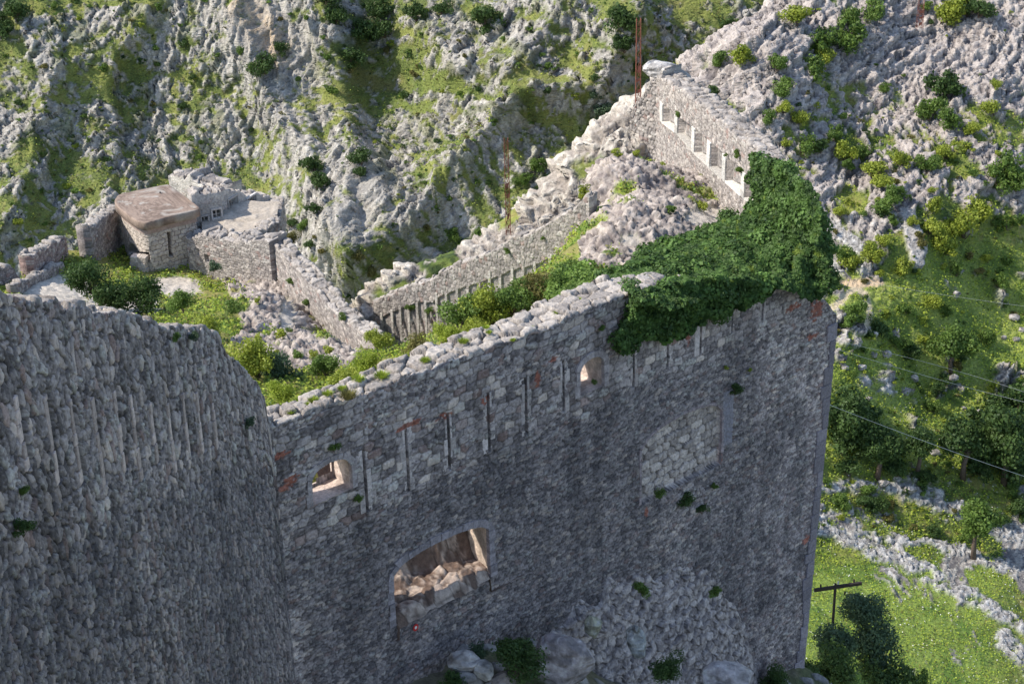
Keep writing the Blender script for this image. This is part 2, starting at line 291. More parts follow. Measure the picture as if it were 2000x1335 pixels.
def deco_hl(P, n, px, py):
    cov = table(px, py, 1300, 100, 0, 100, HL_COV); up = sm(py, 520, 380); cov = cov*.9-.10*up
    d, m, fine, big = karst(P, n, cov, .85, 2.0, 21, (.80, .6, 0), el=2.6, hf=.25)
    calm = sm(py, 880, 960); d = d*(1-.75*calm)
    g3 = ridged3(P[..., 0]*1.1-P[..., 2]*.8, P[..., 1]*.6, P[..., 0]*.3+P[..., 2]*.55, 4, 77, .6); aa = .75*P[..., 0]+.66*(P[..., 2]+.45*P[..., 1]); bb = -.66*P[..., 0]+.75*(P[..., 2]+.45*P[..., 1]); wv = fbm2(aa*.5, bb*.5, 3, 78); st = ridged3(aa*.8, bb*3.0+3*wv, aa*0, 4, 79, .6); g3 = .45*g3+.55*st; d = d*(1-.25*up)+up*m*(.55*(g3-.5)+.42*(st-.5))
    col, gr, rk = ground_col(P, m, fine, big, 21, .75)
    pk = mix(C3(.17, .148, .145), C3(.45, .40, .37), sm(g3*.6+fine*.4, .35, .60)); col = mix(col, pk, m*up*.8)
    br = sm(py, 1075, 1110)*sm(px, 2010, 1900); t2 = fbm2(P[..., 0]*.5, P[..., 1]*.5, 4, 31)
    lush = mix(C3(.11, .19, .035), C3(.21, .29, .06), sm(t2, .4, .62)); col = mix(col, lush, np.clip(br, 0, 1)*(1-m)*.85)
    mid = sm(py, 430, 520)*sm(py, 1000, 860); col = mix(col, mix(C3(.15, .21, .045), C3(.29, .34, .085), sm(t2, .4, .6)), mid*(1-m)*.85)
    e, r1, r2, r3 = cells(P[..., 0], P[..., 1], .34, .34, 91, .9, 2.5)
    sw = 0
    for pts, wd in SCREE:
        D, s, t = pline(px, py+14*(fbm2(px/25, py/14, 3, 5)-.5)*2, pts); sw = np.maximum(sw, sm(D, wd*1.25, wd*.55))
    sw = sw*sm(fbm2(px/18, py/10, 3, 15), .25, .42)
    d = d*(1-sw)+sw*(.05+.22*sm(e, 0, .4)*(.4+r1)); col = mix(col, mix(C3(.30, .29, .28), C3(.55, .54, .52), r2)*(.45+.55*sm(e, .02, .2))[..., None], sw)
    pd, _, _ = pline(px, py, [(1590, 625), (1640, 590), (1668, 562), (1690, 575), (1700, 615), (1690, 640)]); pm = sm(pd, 9, 4); col = mix(col, C3(.58, .48, .34), pm*.9); d = d*(1-pm)
    tp = sm(((px-1682)/46)**2+((py-553)/9)**2, 1.2, .7); col = mix(col, C3(.55, .42, .28), tp); d = d*(1-tp)
    rp = pip(px, py, [(1757, 412), (1775, 410), (1795, 445), (1809, 490), (1801, 526), (1780, 522), (1768, 470)]); col = np.where(rp[..., None], mix(C3(.36, .34, .32), C3(.52, .49, .46), r1)*(.6+.4*sm(e, .02, .2))[..., None], col); d = np.where(rp, .25+.08*sm(e, 0, .3), d)
    # crest towards the ravine: everything beyond falls away
    return d, col, None
def hlc():
    c = []
    def Yh(py):
        a = TH+math.atan((py-667.5)/FPX); t = math.tan(a)
        y = 72/t if py > 1040 else (72+.52*(72/math.tan(TH+math.atan((1040-667.5)/FPX))))/(t+.52)
        return y
    for px in (1500, 1660, 1800, 1950, 2150):
        for py in (1700, 1500, 1335, 1200, 1040, 900, 760, 620, 480, 340, 200, 60, -120):
            b = 2.2*math.sin(px/90.+py/130.) if py < 900 else 0
            c.append(zy(px, py, Yh(py)+b+(px-1800)*.01))
    for px, py in [(1290, 150), (1392, 84), (1500, 8), (1650, -140)]: c.append(zy(px, py, Yh(py)))
    for px, py in [(1350, 330), (1350, 600), (1300, 480)]: c.append(zy(px, py, Yh(py)))
    return c
xs = np.arange(6, 58, .14); ys = np.arange(66, 184, .17); X, Y = np.meshgrid(xs, ys)
CRL = [(1250, 190), (1290, 150), (1345, 108), (1392, 84), (1440, 48), (1500, 8), (1560, -45), (1700, -200)]
def hl_post(X, Y, Z):
    px, py, _ = proj(np.stack([X, Y, Z], -1)); q = np.array(CRL, float); yc = np.interp(px, q[:, 0], q[:, 1]); d = np.maximum(0, yc-py); d = np.where(px < 1250, np.maximum(d, (1250-px)*.5), d)
    return Z-.10*d-.0007*d*d
terrain('hillside', X, Y, hlc(), deco_hl, post=hl_post, smooth=False)
# --- valley floor far below, one sheet to the horizon
vb = mesh('valley_ground', np.array([[-137, -106, -16], [137, -106, -16], [137, 266, -16], [-137, 266, -16]], float), np.array([[0, 1, 2, 3]]), M_ROCK, np.tile(C3(.14, .16, .07), (4, 1))); tag(vb, kind='structure')
# ------------------------------------------------------------------ walls
AZF = math.radians(49.3); DF = C3(math.sin(AZF), math.cos(AZF), 0); NF = C3(math.cos(AZF), -math.sin(AZF), 0); C0 = at(530, 830, 47.)
AZL = math.radians(5.65); DL = -C3(math.sin(AZL), math.cos(AZL), 0); NL = C3(math.cos(AZL), -math.sin(AZL), 0)
def uz(px, py, A, D, n):
    P = onplane(np.array(px, float), np.array(py, float), A, n); return (P-A)@D, P[..., 2]
def prof(pts, A, D, n):
    p = np.array(pts, float); u, z = uz(p[:, 0], p[:, 1], A, D, n); o = np.argsort(u); u = u[o]; z = z[o]
    return lambda q: np.interp(q, u, z)
def insert(us, edges, eps=.004):
    us = [u for u in us if all(abs(u-e) > .012 for e in edges)]
    for e in edges: us += [e-eps, e+eps]
    return np.array(sorted(us))
def wallgrid(name, parent, A, D, n, us, top, bot, T, pat, nF, dt=.05, backdrop=1.5, recess=None, hole=None, m=M_STONE, topslope=0., topamp=.1, s=0, sizes=None, shift=None, topcol=None, Tf=None, backbat=0.):
    us = np.asarray(us); zt = top(us); zb = bot(us); thick = np.full(us.shape, T) if Tf is None else Tf(us)
    rows = []; nT = max(6, int(T/dt)); nB = max(4, int(backdrop/.15))
    r = np.linspace(0, 1, nF)
    U = []; Zz = []; W = []; B = []; side = []
    jag = topamp*2.2*(fbm2(us/.45, us*0+s, 3, s+2)-.5)
    zt = zt+jag
    for t in r: U.append(us); Zz.append(zb+(zt-zb)*t); W.append(us*0); B.append(zb+(zt-zb)*t); side.append(us*0)
    for k in range(1, nT+1): t = k/nT; U.append(us); Zz.append(zt+topslope*thick*t); W.append(-thick*t); B.append(zt+thick*t); side.append(us*0+(1 if k < nT else 1.5))
    for k in range(1, nB+1): t = k/nB; U.append(us); Zz.append(zt+topslope*thick-backdrop*t); W.append(-thick+backbat*backdrop*t); B.append(zt+thick+backdrop*t); side.append(us*0+2)
    U, Zz, W, B, side = map(np.array, (U, Zz, W, B, side))
    rel, col = pat(U, B, side, zt)
    nx = np.where(side == 0, 1., 0.)*1.; nzv = np.where((side > 0) & (side < 2), 1., 0.)
    edge = (np.abs(B-zt) < .06) & (side < 2); nx = np.where(edge, .7, nx); nzv = np.where(edge, .7, nzv); nx = np.where(side == 2, -1, nx); nx = np.where(side == 1.5, -.7, nx); nzv = np.where(side == 1.5, .7, nzv)
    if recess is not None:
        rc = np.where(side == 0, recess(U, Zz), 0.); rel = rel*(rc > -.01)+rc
        col = np.where((rc < -.01)[..., None], col*.8+.03, col)  # recessed areas toned down: shading painted into their colour
    W2 = W+nx*rel; Z2 = Zz+nzv*rel*1.6
    U2 = U if shift is None else shift(U, Zz, zt)
    P = A*C3(1, 1, 0)+U2[..., None]*D+W2[..., None]*n; P[..., 2] = Z2
    mask = None
    if hole is not None:
        h = hole(U, Zz) & (side != 1) ; hc = h[:-1, :-1] & h[1:, 1:] & h[:-1, 1:] & h[1:, :-1]; mask = ~hc
    mid_ = np.median(thick)/2
    caps = []
    for ci in (0, -1):
        wv = ((P[:, ci]-A*C3(1, 1, 0))*n).sum(-1); c = P[:, ci]-n*(wv+mid_)[:, None]+D*(.03 if ci else -.03); caps.append(c)
    P = np.concatenate([caps[0][:, None], P, caps[1][:, None]], 1); col = np.concatenate([col[:, :1]*.85, col, col[:, -1:]*.85], 1); U = np.concatenate([U[:, :1], U, U[:, -1:]], 1)
    if mask is not None: mask = np.concatenate([np.ones((mask.shape[0], 1), bool), mask, np.ones((mask.shape[0], 1), bool)], 1)
    nr, nc = U.shape; F = gridF(nr, nc, mask)
    V = P.reshape(-1, 3); Cc = col.reshape(-1, 3)
    # end caps: closing quads between face and back at both ends
    return mesh(name, V, F, m, Cc, parent)
def stonepat(sx, sy, s, amp=.05, tones=None, slope=0., low=None, lowz=None, warp=.25, patch=None, stain=True, jit=.75, joint=.5, reds=(), box=4.):
    """relief and colour of a rubble wall; `low` = (sx, sy) of smaller stones used below height lowz"""
    def f(U, B, side, zt):
        b = B-slope*U; wu = U+warp*sx*2*(fbm2(U/sx*.5, b/sy*.5, 3, s+30)-.5); wb = b+warp*sy*2.4*(fbm2(U/sx*.5+5, b/sy*.4, 3, s+31)-.5)
        e, r1, r2, r3 = cells(wu, wb, sx, sy, s, jit, box)
        if low is not None:
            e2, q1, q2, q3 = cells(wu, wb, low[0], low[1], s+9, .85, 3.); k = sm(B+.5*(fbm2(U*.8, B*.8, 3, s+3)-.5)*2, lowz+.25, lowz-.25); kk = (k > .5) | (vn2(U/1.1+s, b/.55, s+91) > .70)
            e = np.where(kk, e2*.9, e); r1 = np.where(kk, q1, r1); r2 = np.where(kk, q2, r2); r3 = np.where(kk, q3, r3)
        else: k = U*0
        fine = .6*fbm2(U/.09, B/.06, 4, s+12, .6)+.4*fbm2(U/.16, B/.05, 3, s+19, .6); mid = fbm2(U/.35, B/.3, 4, s+13); bigv = fbm2(U/2.2, B/2.6, 4, s+14)
        rel = amp*(sm(e, 0, .22)-1)+amp*.9*(r1-.5)+amp*1.3*(fine-.5)+amp*.5*(mid-.5)
        t = np.clip(.5+.95*(r2-.5)+2.2*(fine-.5)+.6*(mid-.5), 0, 1)
        c0, c1, c2 = tones; col = mix(c0, c1, t); col = mix(col, c2, sm(r3, .86, .97)*.75)
        col = mix(col, C3(.34, .22, .19), sm(r3, .10, .03)*.55); col = mix(col, C3(.60, .58, .53), sm(fine*.5+r1*.5, .66, .8)*.55)
        if stain:
            st = fbm2(U/.5, B/3.5, 4, s+15); col = col*(1-.28*sm(st, .5, .66)*sm(B-zt, .3, -1.5))[..., None]; col = col*(.78+.44*bigv)[..., None]
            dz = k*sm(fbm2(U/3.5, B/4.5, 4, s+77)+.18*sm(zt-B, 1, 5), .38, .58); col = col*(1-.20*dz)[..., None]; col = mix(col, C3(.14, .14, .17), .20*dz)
        col = col*(1-joint*sm(e, .14, .0))[..., None]
        for (ru, rz, rr, rh) in reds:
            q = ((U-ru)/rr)**2+((B-rz)/rh)**2+1.2*(fbm2(U/.12, B/.06, 2, s+60)-.5)*2; eb, b1, b2, b3 = cells(U, b, .14, .06, s+70, .3); col = mix(col, mix(C3(.22, .07, .05), C3(.42, .16, .11), b1)*(.6+.4*sm(eb, 0, .2))[..., None], sm(q, 1., .6)*.9)
        if patch is not None: col = patch(U, B, col)
        topmask = sm(side, .2, .9)  # selects the wall top, whose stones have their own pattern and tone
        e3, t1, t2, t3 = cells(wu+.15*(mid-.5), B+.3*(mid-.5), max(sx*1.5, .4), .42, s+50, .98, 2.2)
        tc = mix(C3(.26, .235, .215), C3(.46, .42, .38), np.clip(t1+1.2*(fine-.5), 0, 1))*(1-.6*sm(e3, .09, 0))[..., None]; col = mix(col, tc, topmask*(side < 1.8))
        rel = rel*(1-topmask)+topmask*(side < 1.8)*(.10*(sm(e3, 0, .14)-.6)+.09*(t2-.5)+.05*(fine-.5)+.06*(mid-.5))
        return rel, col
    return f
def arch_poly(u0, u1, z0, zs, rise, k=14):
    """outline: sill corner, spring, arc, spring, sill corner"""
    a = [(u0, z0), (u0, zs)]+[(u0+(u1-u0)*t, zs+rise*math.sqrt(max(0, 1-(2*t-1)**2))) for t in np.linspace(0, 1, k)[1:-1]]+[(u1, zs), (u1, z0)]
    return a
def p3(A, D, n, u, z, w=0.): P = A*C3(1, 1, 0)+u*D+w*n; P[2] = z; return P
def surround(name, parent, A, D, n, outline, wd, proud, col, depth=.12, m=M_STONE, open_bottom=True):
    """dressed stones round an opening, as separate blocks butted along the outline"""
    pts = np.array(outline); c = pts.mean(0); mb = MB(); rng = np.random.default_rng(int(abs(pts[0, 0])*100))
    cum = [0]
    for i in range(len(pts)-1): cum.append(cum[-1]+math.dist(pts[i], pts[i+1]))
    tot = cum[-1]; nb = max(3, int(tot/.38)); ts = np.linspace(0, tot, nb+1)
    def pos(t): return np.array([np.interp(t, cum, pts[:, 0]), np.interp(t, cum, pts[:, 1])])
    def nrm(t):
        a = pos(max(t-.05, 0)); b = pos(min(t+.05, tot)); d = b-a; nn = np.array([-d[1], d[0]]); nn /= np.linalg.norm(nn)+1e-9
        return nn if np.dot(nn, pos(t)-c) > 0 else -nn
    for i in range(nb):
        q = np.linspace(ts[i]+.008, ts[i+1]-.008, 4); w2 = wd*(.8+.4*rng.random()); pr = proud*(.5+rng.random())
        for j in range(3):
            a, b = pos(q[j]), pos(q[j+1]); na, nb_ = nrm(q[j])*w2, nrm(q[j+1])*w2
            qa = [a, b, b+nb_, a+na]; mb.prism([p3(A, D, n, *x, pr) for x in qa], [p3(A, D, n, *x, -depth) for x in qa])
    return mb.build(name, m, parent, col=col)
def reveal(name, parent, A, D, n, outline, T, splay=.15, col=C3(.5, .42, .36), m=M_STONE, shiftu=0.):
    """the lining of a through opening, widening towards the inside"""
    pts = np.array(outline); c = pts.mean(0); K = 16; V = []; Cc = []
    dens = []; 
    for i in range(len(pts)): 
        a = pts[i]; b = pts[(i+1) % len(pts)]; k = max(1, int(math.dist(a, b)/.06)); dens += [a+(b-a)*t for t in np.linspace(0, 1, k, endpoint=False)]
    dens = np.array(dens); W = np.linspace(-.02, -T-.02, K)
    for w in W:
        sc = 1+splay*(-w/T); q = c+(dens-c)*sc+np.array([shiftu*(-w/T), 0])
        for x in q: V.append(p3(A, D, n, x[0], x[1], w)); 
    V = np.array(V).reshape(K, len(dens), 3); nz = (fbm3(V[..., 0]*4, V[..., 1]*4, V[..., 2]*4, 4, 3)-.5)*.06*np.minimum(1, np.arange(K)/3)[:, None]
    V = V+(V-V.mean(1, keepdims=True))*nz[..., None]
    V = np.concatenate([V, V[:, :1]], 1); f = fbm3(V[..., 0]*3, V[..., 1]*3, V[..., 2]*3, 4, 8); col = mix(col*.7, col*1.25, sm(f, .35, .65))
    return mesh(name, V.reshape(-1, 3), gridF(*V.shape[:2]), m, col.reshape(-1, 3), parent)
# ---- the big front curtain wall
FT = [(500, 848), (525, 836), (605, 806), (687, 776), (764, 752), (804, 733), (870, 709), (960, 679), (1050, 649), (1140, 609), (1230, 573), (1300, 562), (1400, 556), (1500, 555), (1536, 566), (1605, 583), (1636, 613)]
LENF = 22.7
ftop = prof(FT, C0, DF, NF)
fw = empty('fortress_wall', C0*C3(1, 1, 0)+C3(0, 0, 38), 'tall grey stone curtain wall with narrow loopholes and two arched openings across the centre', 'wall')
SL = [(714, 878, 999), (796, 838, 960), (877, 808, 918), (955, 769, 882), (1028, 738, 849), (1101, 705, 804), (1238, 676, 756), (1305, 640, 716), (1369, 614, 690), (1431, 586, 648), (1491, 566, 630)]
sl_u = []
for x, y0, y1 in SL:
    u, z = uz(x, (y0+y1)/2, C0, DF, NF); _, za = uz(x, y0, C0, DF, NF); _, zb2 = uz(x, y1, C0, DF, NF); sl_u.append((float(u), float(zb2), float(za)))
def uzp(x, y): u, z = uz(x, y, C0, DF, NF); return float(u), float(z)
# openings in wall coordinates
ua, zs_ = uzp(612, 985); ub, _ = uzp(690, 960); z_sp = uzp(612, 940)[1]; z_tp = uzp(650, 900)[1]
ARCH1 = arch_poly(ua, ub, zs_-.05, z_sp, z_tp-z_sp)
ua2, zs2 = uzp(1133, 775); ub2, _ = uzp(1180, 760); ARCH2 = arch_poly(ua2, ub2, zs2, uzp(1133, 728)[1], uzp(1160, 697)[1]-uzp(1133, 728)[1])
ua3, zs3 = uzp(773, 1215); ub3, _ = uzp(958, 1140); ARCH3 = arch_poly(ua3, ub3, zs3-.1, uzp(773, 1122)[1], .40)
ua4, zs4 = uzp(1253, 985); ub4, _ = uzp(1408, 905); ARCH4 = arch_poly(ua4, ub4, zs4, uzp(1253, 880)[1], .55)
holes = [ARCH1, ARCH2, ARCH3]
edges = []
for u, a, b in sl_u: edges += [u-.05, u+.05]
for A_ in holes: edges += [A_[0][0], A_[-1][0]]
us = insert(np.linspace(0, LENF, 760), edges)
def frec(U, Z):
    r = U*0
    for u, a, b in sl_u: r = np.where((np.abs(U-u) < .05) & (Z > a) & (Z < b), -1.15, r)
    m = pip(U, Z, ARCH4); e, r1, r2, r3 = cells(U, Z, .42, .28, 33, .7)
    r = np.where(m, -.32+.09*sm(e, 0, .15)+.10*r1+.05*(fbm2(U/.1, Z/.1, 3, 9)-.5), r)
    for u, a, b in sl_u[:]:   # shallow dressed splay beside each loophole
        r = np.where((U > u+.045) & (U < u+.05) & (Z > a) & (Z < b), -.02, r)
    return r
def fpatch(U, Z, col):
    m = pip(U, Z, ARCH4); e, r1, r2, r3 = cells(U, Z, .42, .28, 33, .7); c = mix(C3(.32, .27, .25), C3(.76, .65, .59), np.clip(r2+1.3*(fbm2(U/.08, Z/.08, 3, 9)-.5), 0, 1))*(1-.8*sm(e, .13, 0))[..., None]; col = np.where(m[..., None], c, col)
    j = (U > ua4) & (Z > zs4+.6) & (Z < zs4+2.6) & (U > ub4+.02) & (U < ub4+.55); col = np.where(j[..., None], mix(C3(.22, .21, .24), C3(.30, .28, .31), fbm2(U*3, Z*3, 3, 4)), col)
    low = sm(U, LENF-5.5, LENF-1.)*sm(Z, 52., 50.)*sm(fbm2(U/.6, Z/.9, 4, 55), .42, .58); return mix(col, col*1.5+C3(.04, .025, .02), low*.8)
def fhole(U, Z):
    h = np.zeros(U.shape, bool)
    for A_ in holes: h |= pip(U, Z, A_)
    return h
reds = []
for x, y, ru, rh in [(948, 782, .22, .16), (1120, 742, .0, .0), (1552, 598, .4, .14), (1596, 604, .3, .42), (1590, 655, .3, .12), (548, 890, .35, .1), (560, 950, .35, .12), (570, 935, .25, .1), (1082, 702, .18, .1), (870, 812, .3, .1), (800, 830, .5, .1), (1345, 658, .12, .3), (1050, 742, .12, .3), (1290, 850, .2, .12), (1325, 828, .3, .1), (1375, 812, .3, .1), (1256, 905, .06, .3), (1409, 890, .06, .4), (1262, 1000, .1, .2), (1590, 1045, .2, .2)]:
    if ru: u, z = uzp(x, y); reds.append((u, z, ru, rh))
TF = (C3(.14, .12, .123), C3(.48, .415, .405), C3(.72, .60, .53))
def fshift(U, Z, zt): return U-.055*np.maximum(0, zt-Z)*sm(U, LENF-6, LENF)*.9
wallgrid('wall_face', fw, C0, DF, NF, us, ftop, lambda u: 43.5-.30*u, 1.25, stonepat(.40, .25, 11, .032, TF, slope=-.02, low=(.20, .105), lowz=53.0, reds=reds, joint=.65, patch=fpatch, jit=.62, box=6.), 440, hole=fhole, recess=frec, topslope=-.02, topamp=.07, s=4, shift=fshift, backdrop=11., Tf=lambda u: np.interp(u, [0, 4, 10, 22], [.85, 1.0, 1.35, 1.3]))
for u, a, b in sl_u:
    mb = MB(); rng = np.random.default_rng(int(u*100))
    for sgn in (-1, 1):
        z = a-.02; 
        while z < b+.02:
            h = min(.35+.35*rng.random(), b+.04-z); wd = .03+.08*rng.random(); uc = u+sgn*(.051+wd); mb.box(p3(C0, DF, NF, uc, z+h/2, -.05), DF*wd, NF*(.03+.035*rng.random()) , C3(0, 0, h/2-.006)); z += h
            if h < .05: break
    mb.build('loophole_jamb', M_STONE, fw, col=C3(.52, .455, .44), bevel=.01)
for nm, A_, sp in [('arched_window', ARCH1, .12), ('arched_window', ARCH2, .1)]:
    o = surround(nm, fw, C0, DF, NF, A_, .17, .025, C3(.37, .325, .33)); reveal('window_reveal', o, C0, DF, NF, A_, 1.1, sp, C3(.52, .43, .38))
o = surround('gun_port', fw, C0, DF, NF, ARCH3, .22, .03, C3(.29, .26, .28)); reveal('gun_port_reveal', o, C0, DF, NF, ARCH3, 1.2, .06, C3(.50, .41, .34))
surround('blocked_arch', fw, C0, DF, NF, ARCH4, .10, .004, C3(.30, .25, .26), depth=.14)
# quoins at the right end and the return of the wall behind them
mb = MB(); z = 53.; rng = np.random.default_rng(5); zz = float(ftop(22.5))-.5
while zz > 37:
    h = .38+.3*rng.random(); wq = .28+.28*(rng.random()); uq = LENF-.055*max(0, 52.5-zz)*.9
    mb.box(p3(C0, DF, NF, uq-wq/2+.02, zz-h/2, -.4), DF*wq/2, NF*(.44+.01*rng.random()), C3(0, 0, h/2-.008)); zz -= h
mb.build('quoin', M_STONE, fw, col=C3(.27, .24, .265), bevel=.02)
u, z = uzp(810, 1223); mb = MB(); 
def ring(name, r0, r1, m, w):
    t = np.linspace(0, 2*math.pi, 17)[:-1]; V = [p3(C0, DF, NF, u+r*math.cos(a), z+r*1.2*math.sin(a), w) for r in (r0, r1) for a in t]
    return mesh(name, V, [(i, (i+1) % 16, 16+(i+1) % 16, 16+i) for i in range(16)], m, None, fw, False)
ring('trail_marker', .03, .10, M_RED, .05); ring('trail_marker_centre', .001, .045, M_WHITE, .055)
# ---- the left wall
LT = [(-80, 560), (0, 577), (60, 588), (160, 604), (230, 616), (300, 632), (350, 641), (410, 648), (424, 656), (450, 690), (480, 725), (505, 755), (517, 778), (526, 830)]
ltop = prof(LT, C0, DL, NL)
lw = empty('fortress_wall', C0*C3(1, 1, 0)+C3(0, 0, 45), 'rough dark grey rubble wall with eroded loopholes filling the lower left foreground', 'wall')
LS = [(36, 762, 60, 912), (95, 759, 119, 943), (143, 766, 164, 943), (183, 769, 210, 943), (228, 752, 248, 919), (259, 762, 281, 933), (295, 781, 314, 895), (328, 781, 348, 914), (361, 757, 374, 890), (386, 757, 400, 881), (419, 776, 426, 876)]
ls = []
for x0, y0, x1, y1 in LS:
    ua_, za = uz(x0, y0, C0, DL, NL); ub_, zb_ = uz(x1, y1, C0, DL, NL); ls.append((float(ua_+ub_)/2, float(zb_), float(za)))
def lrec(U, Z):
    r = U*0
    for u, a, b in ls:
        wob = .05*(fbm2(Z/.25, Z*0+u, 2, 9)-.5)*2
        r = np.where((np.abs(U-u+wob) < .11) & (Z > a) & (Z < b), np.clip(-(.11+wob+U-u)*4., -.65, -.03), r)
    return r
usl = np.linspace(-.3, 24., 780)
LTN = (C3(.115, .099, .101), C3(.46, .395, .385), C3(.70, .57, .51))
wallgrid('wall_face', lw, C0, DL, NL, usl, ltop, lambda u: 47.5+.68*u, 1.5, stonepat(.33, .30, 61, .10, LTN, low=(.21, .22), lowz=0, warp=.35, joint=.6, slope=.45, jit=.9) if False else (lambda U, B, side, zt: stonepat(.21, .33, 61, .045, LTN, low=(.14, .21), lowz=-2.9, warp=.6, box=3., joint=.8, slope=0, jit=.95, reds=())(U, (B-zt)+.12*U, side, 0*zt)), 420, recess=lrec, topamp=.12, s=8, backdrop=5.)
for u, a, b in ls:      # pale dressed jamb left standing beside each eroded loophole
    mb = MB(); rng = np.random.default_rng(int(u*50)); z = a+.05
    while z < b-.1:
        h = min(.2+.35*rng.random(), b-z)
        if rng.random() < .8: mb.box(p3(C0, DL, NL, u+.17, z+h/2, -.10+.03*rng.random()), DL*(.05+.04*rng.random()), NL*.11, C3(0, 0, h/2-.008)); z += h
    mb.build('loophole_jamb', M_STONE, lw, col=C3(.56, .45, .41), bevel=.02)
# ------------------------------------------------------------------ fort interior ground
def seg(p, q):
    """vertical wall plane through two points given on the picture with their distances"""
    a, b = at(*p), at(*q); D = (b-a)*C3(1, 1, 0); L = np.linalg.norm(D); D = D/L; n = np.array([D[1], -D[0], 0.])
    if np.dot(n, CAM-a) < 0: n = -n
    return a, D, n, L
cA, cD, cN, cL = seg((722, 664, 66.2), (517, 466, 75.3))
bA, bD, bN, bL = seg((742, 588, 72.8), (1137, 386, 64.6))
wA, wD, wN, wL = seg((1287, 152, 78.2), (1570, 545, 60.9))
dA, dD, dN, dL = seg((366, 462, 77.2), (519, 478, 74.3))
btop = prof([(735, 592), (751, 580), (778, 567), (811, 553), (844, 549), (858, 536), (892, 519), (928, 504), (970, 486), (1000, 468), (1035, 456), (1071, 438), (1098, 420), (1125, 405), (1134, 392), (1145, 385)], bA, bD, bN)
def GP(l): return [at(*p) for p in l]
gctl = GP([(0, 640, 63.), (20, 565, 70.5), (100, 560, 71.), (230, 505, 78.5), (60, 530, 73.), (160, 485, 77.), (300, 551, 76.3), (260, 530, 77.), (330, 600, 71.), (235, 600, 70.), (420, 600, 72.), (460, 660, 67.), (380, 560, 75.), (370, 545, 76.2), (520, 720, 62.), (600, 745, 60.), (560, 765, 58.),
           (470, 600, 69.), (560, 575, 71.), (640, 650, 66.), (560, 680, 65.), (660, 700, 63.), (720, 695, 65.), (800, 690, 61.), (950, 620, 60.), (1060, 585, 60.), (1160, 550, 60.5), (1300, 480, 63.),
           (1250, 390, 67.5), (1150, 432, 64.5), (1165, 400, 65.2), (1165, 340, 69.), (1200, 310, 72.), (1280, 340, 75.), (1360, 400, 70.), (1400, 425, 68.), (1500, 470, 64.5), (1560, 530, 61.5)])
for u, w_, z in [(1, 3, 47.6), (4, 2.2, 46.2), (7, 2., 46.8), (5.5, 3.6, 47.4), (3, 5.5, 49.4), (7, 5.5, 50.2), (10, 2., 52.5), (14, 2, 53.2), (19, 2, 52.5)]: gctl.append(p3(C0, DF, NF, u, z, -w_))
for q in [(517, 497), (551, 543), (590, 590), (631, 637), (667, 660), (700, 698)]: gctl.append(onplane(np.array(q[0]*1.), np.array(q[1]*1.), cA, cN)+cN*.1-C3(0, 0, .4))
for q in [(368, 522), (420, 552), (475, 574)]: gctl.append(onplane(np.array(q[0]*1.), np.array(q[1]*1.), dA, dN)+dN*.1)
for f_ in (.02, .25, .5, .8):
    u_ = bL*f_
    for w_, dz in ((.1, 3.3), (1.2, 3.3), (-1.5, 3.6)): gctl.append(p3(bA, bD, bN, u_, float(btop(u_))-dz+(.9*f_*f_), w_))
def deco_g(P, n, px, py):
    x, y, z = P[..., 0], P[..., 1], P[..., 2]
    e, r1, r2, r3 = cells(x+.8*(fbm2(x*1.4, y*1.4, 4, 1)-.5), y+.8*(fbm2(x*1.4, y*1.4+7, 4, 1)-.5), .20, .20, 71, .98, 2.); g = fbm2(x*.5, y*.5, 4, 5); f = fbm2(x*5, y*5, 4, 6)
    rub = np.zeros(px.shape)
    for pl in ([(350, 500), (440, 560), (470, 600), (480, 640), (440, 690), (520, 700), (570, 720), (640, 720), (700, 700), (720, 660), (560, 480)], [(1120, 380), (1140, 560), (1290, 500), (1420, 440), (1440, 380), (1300, 120), (1150, 250)]):
        rub = np.maximum(rub, pip(px+14*(fbm2(px/30, py/30, 3, 2)-.5)*2, py+10*(g-.5), pl)*1.)
    sand = np.zeros(px.shape)
    for cx, cy, a, b in [(110, 570, 90, 34), (340, 560, 60, 22), (230, 600, 90, 30), (560, 620, 16, 40), (1390, 425, 60, 20), (1230, 470, 20, 10)]: sand = np.maximum(sand, sm(((px-cx)/a)**2+((py-cy)/b)**2+1.4*(f-.5), 1.1, .7))
    gr = mix(C3(.11, .17, .03), C3(.22, .27, .05), sm(g, .4, .6)); gr = mix(gr, DRY, sm(fbm2(x*1.2, y*1.2, 4, 7), .52, .7)*.6)
    sc = mix(C3(.42, .38, .33), C3(.62, .56, .48), f); rc = mix(C3(.20, .17, .16), C3(.50, .44, .39), np.clip(r1+1.2*(f-.5), 0, 1))*(1-.5*sm(e, .12, 0))[..., None]
    col = mix(gr, sc, sand); mr = rub*(1-.9*sand); col = mix(col, rc, mr*sm(fbm2(x*.9, y*.9, 4, 17), .28, .40))
    hid = py > 745; col = np.where((hid & (px < 1300) & (px > 740) & (py > 830))[..., None], mix(C3(.16, .11, .08), C3(.38, .30, .25), f), col)
    d = mr*(.16*sm(e, 0, .25)*(.3+r2)+.55*(fbm2(x*.9, y*.9, 5, 8, .6)-.5)+.30*(f-.5))+(1-mr)*.14*(f-.5)+.25*(g-.5)
    u = (P-C0)@DF; wv = (P-C0)@NF; cut = (wv > -.45) | ((u < -.2) & (((P-C0)@NL) > -1.) & (P[..., 1] < C0[1]+1.5))
    return d, col, cut
xs = np.arange(-26, 11.5, .07); ys = np.arange(38, 80, .07); X, Y = np.meshgrid(xs, ys)
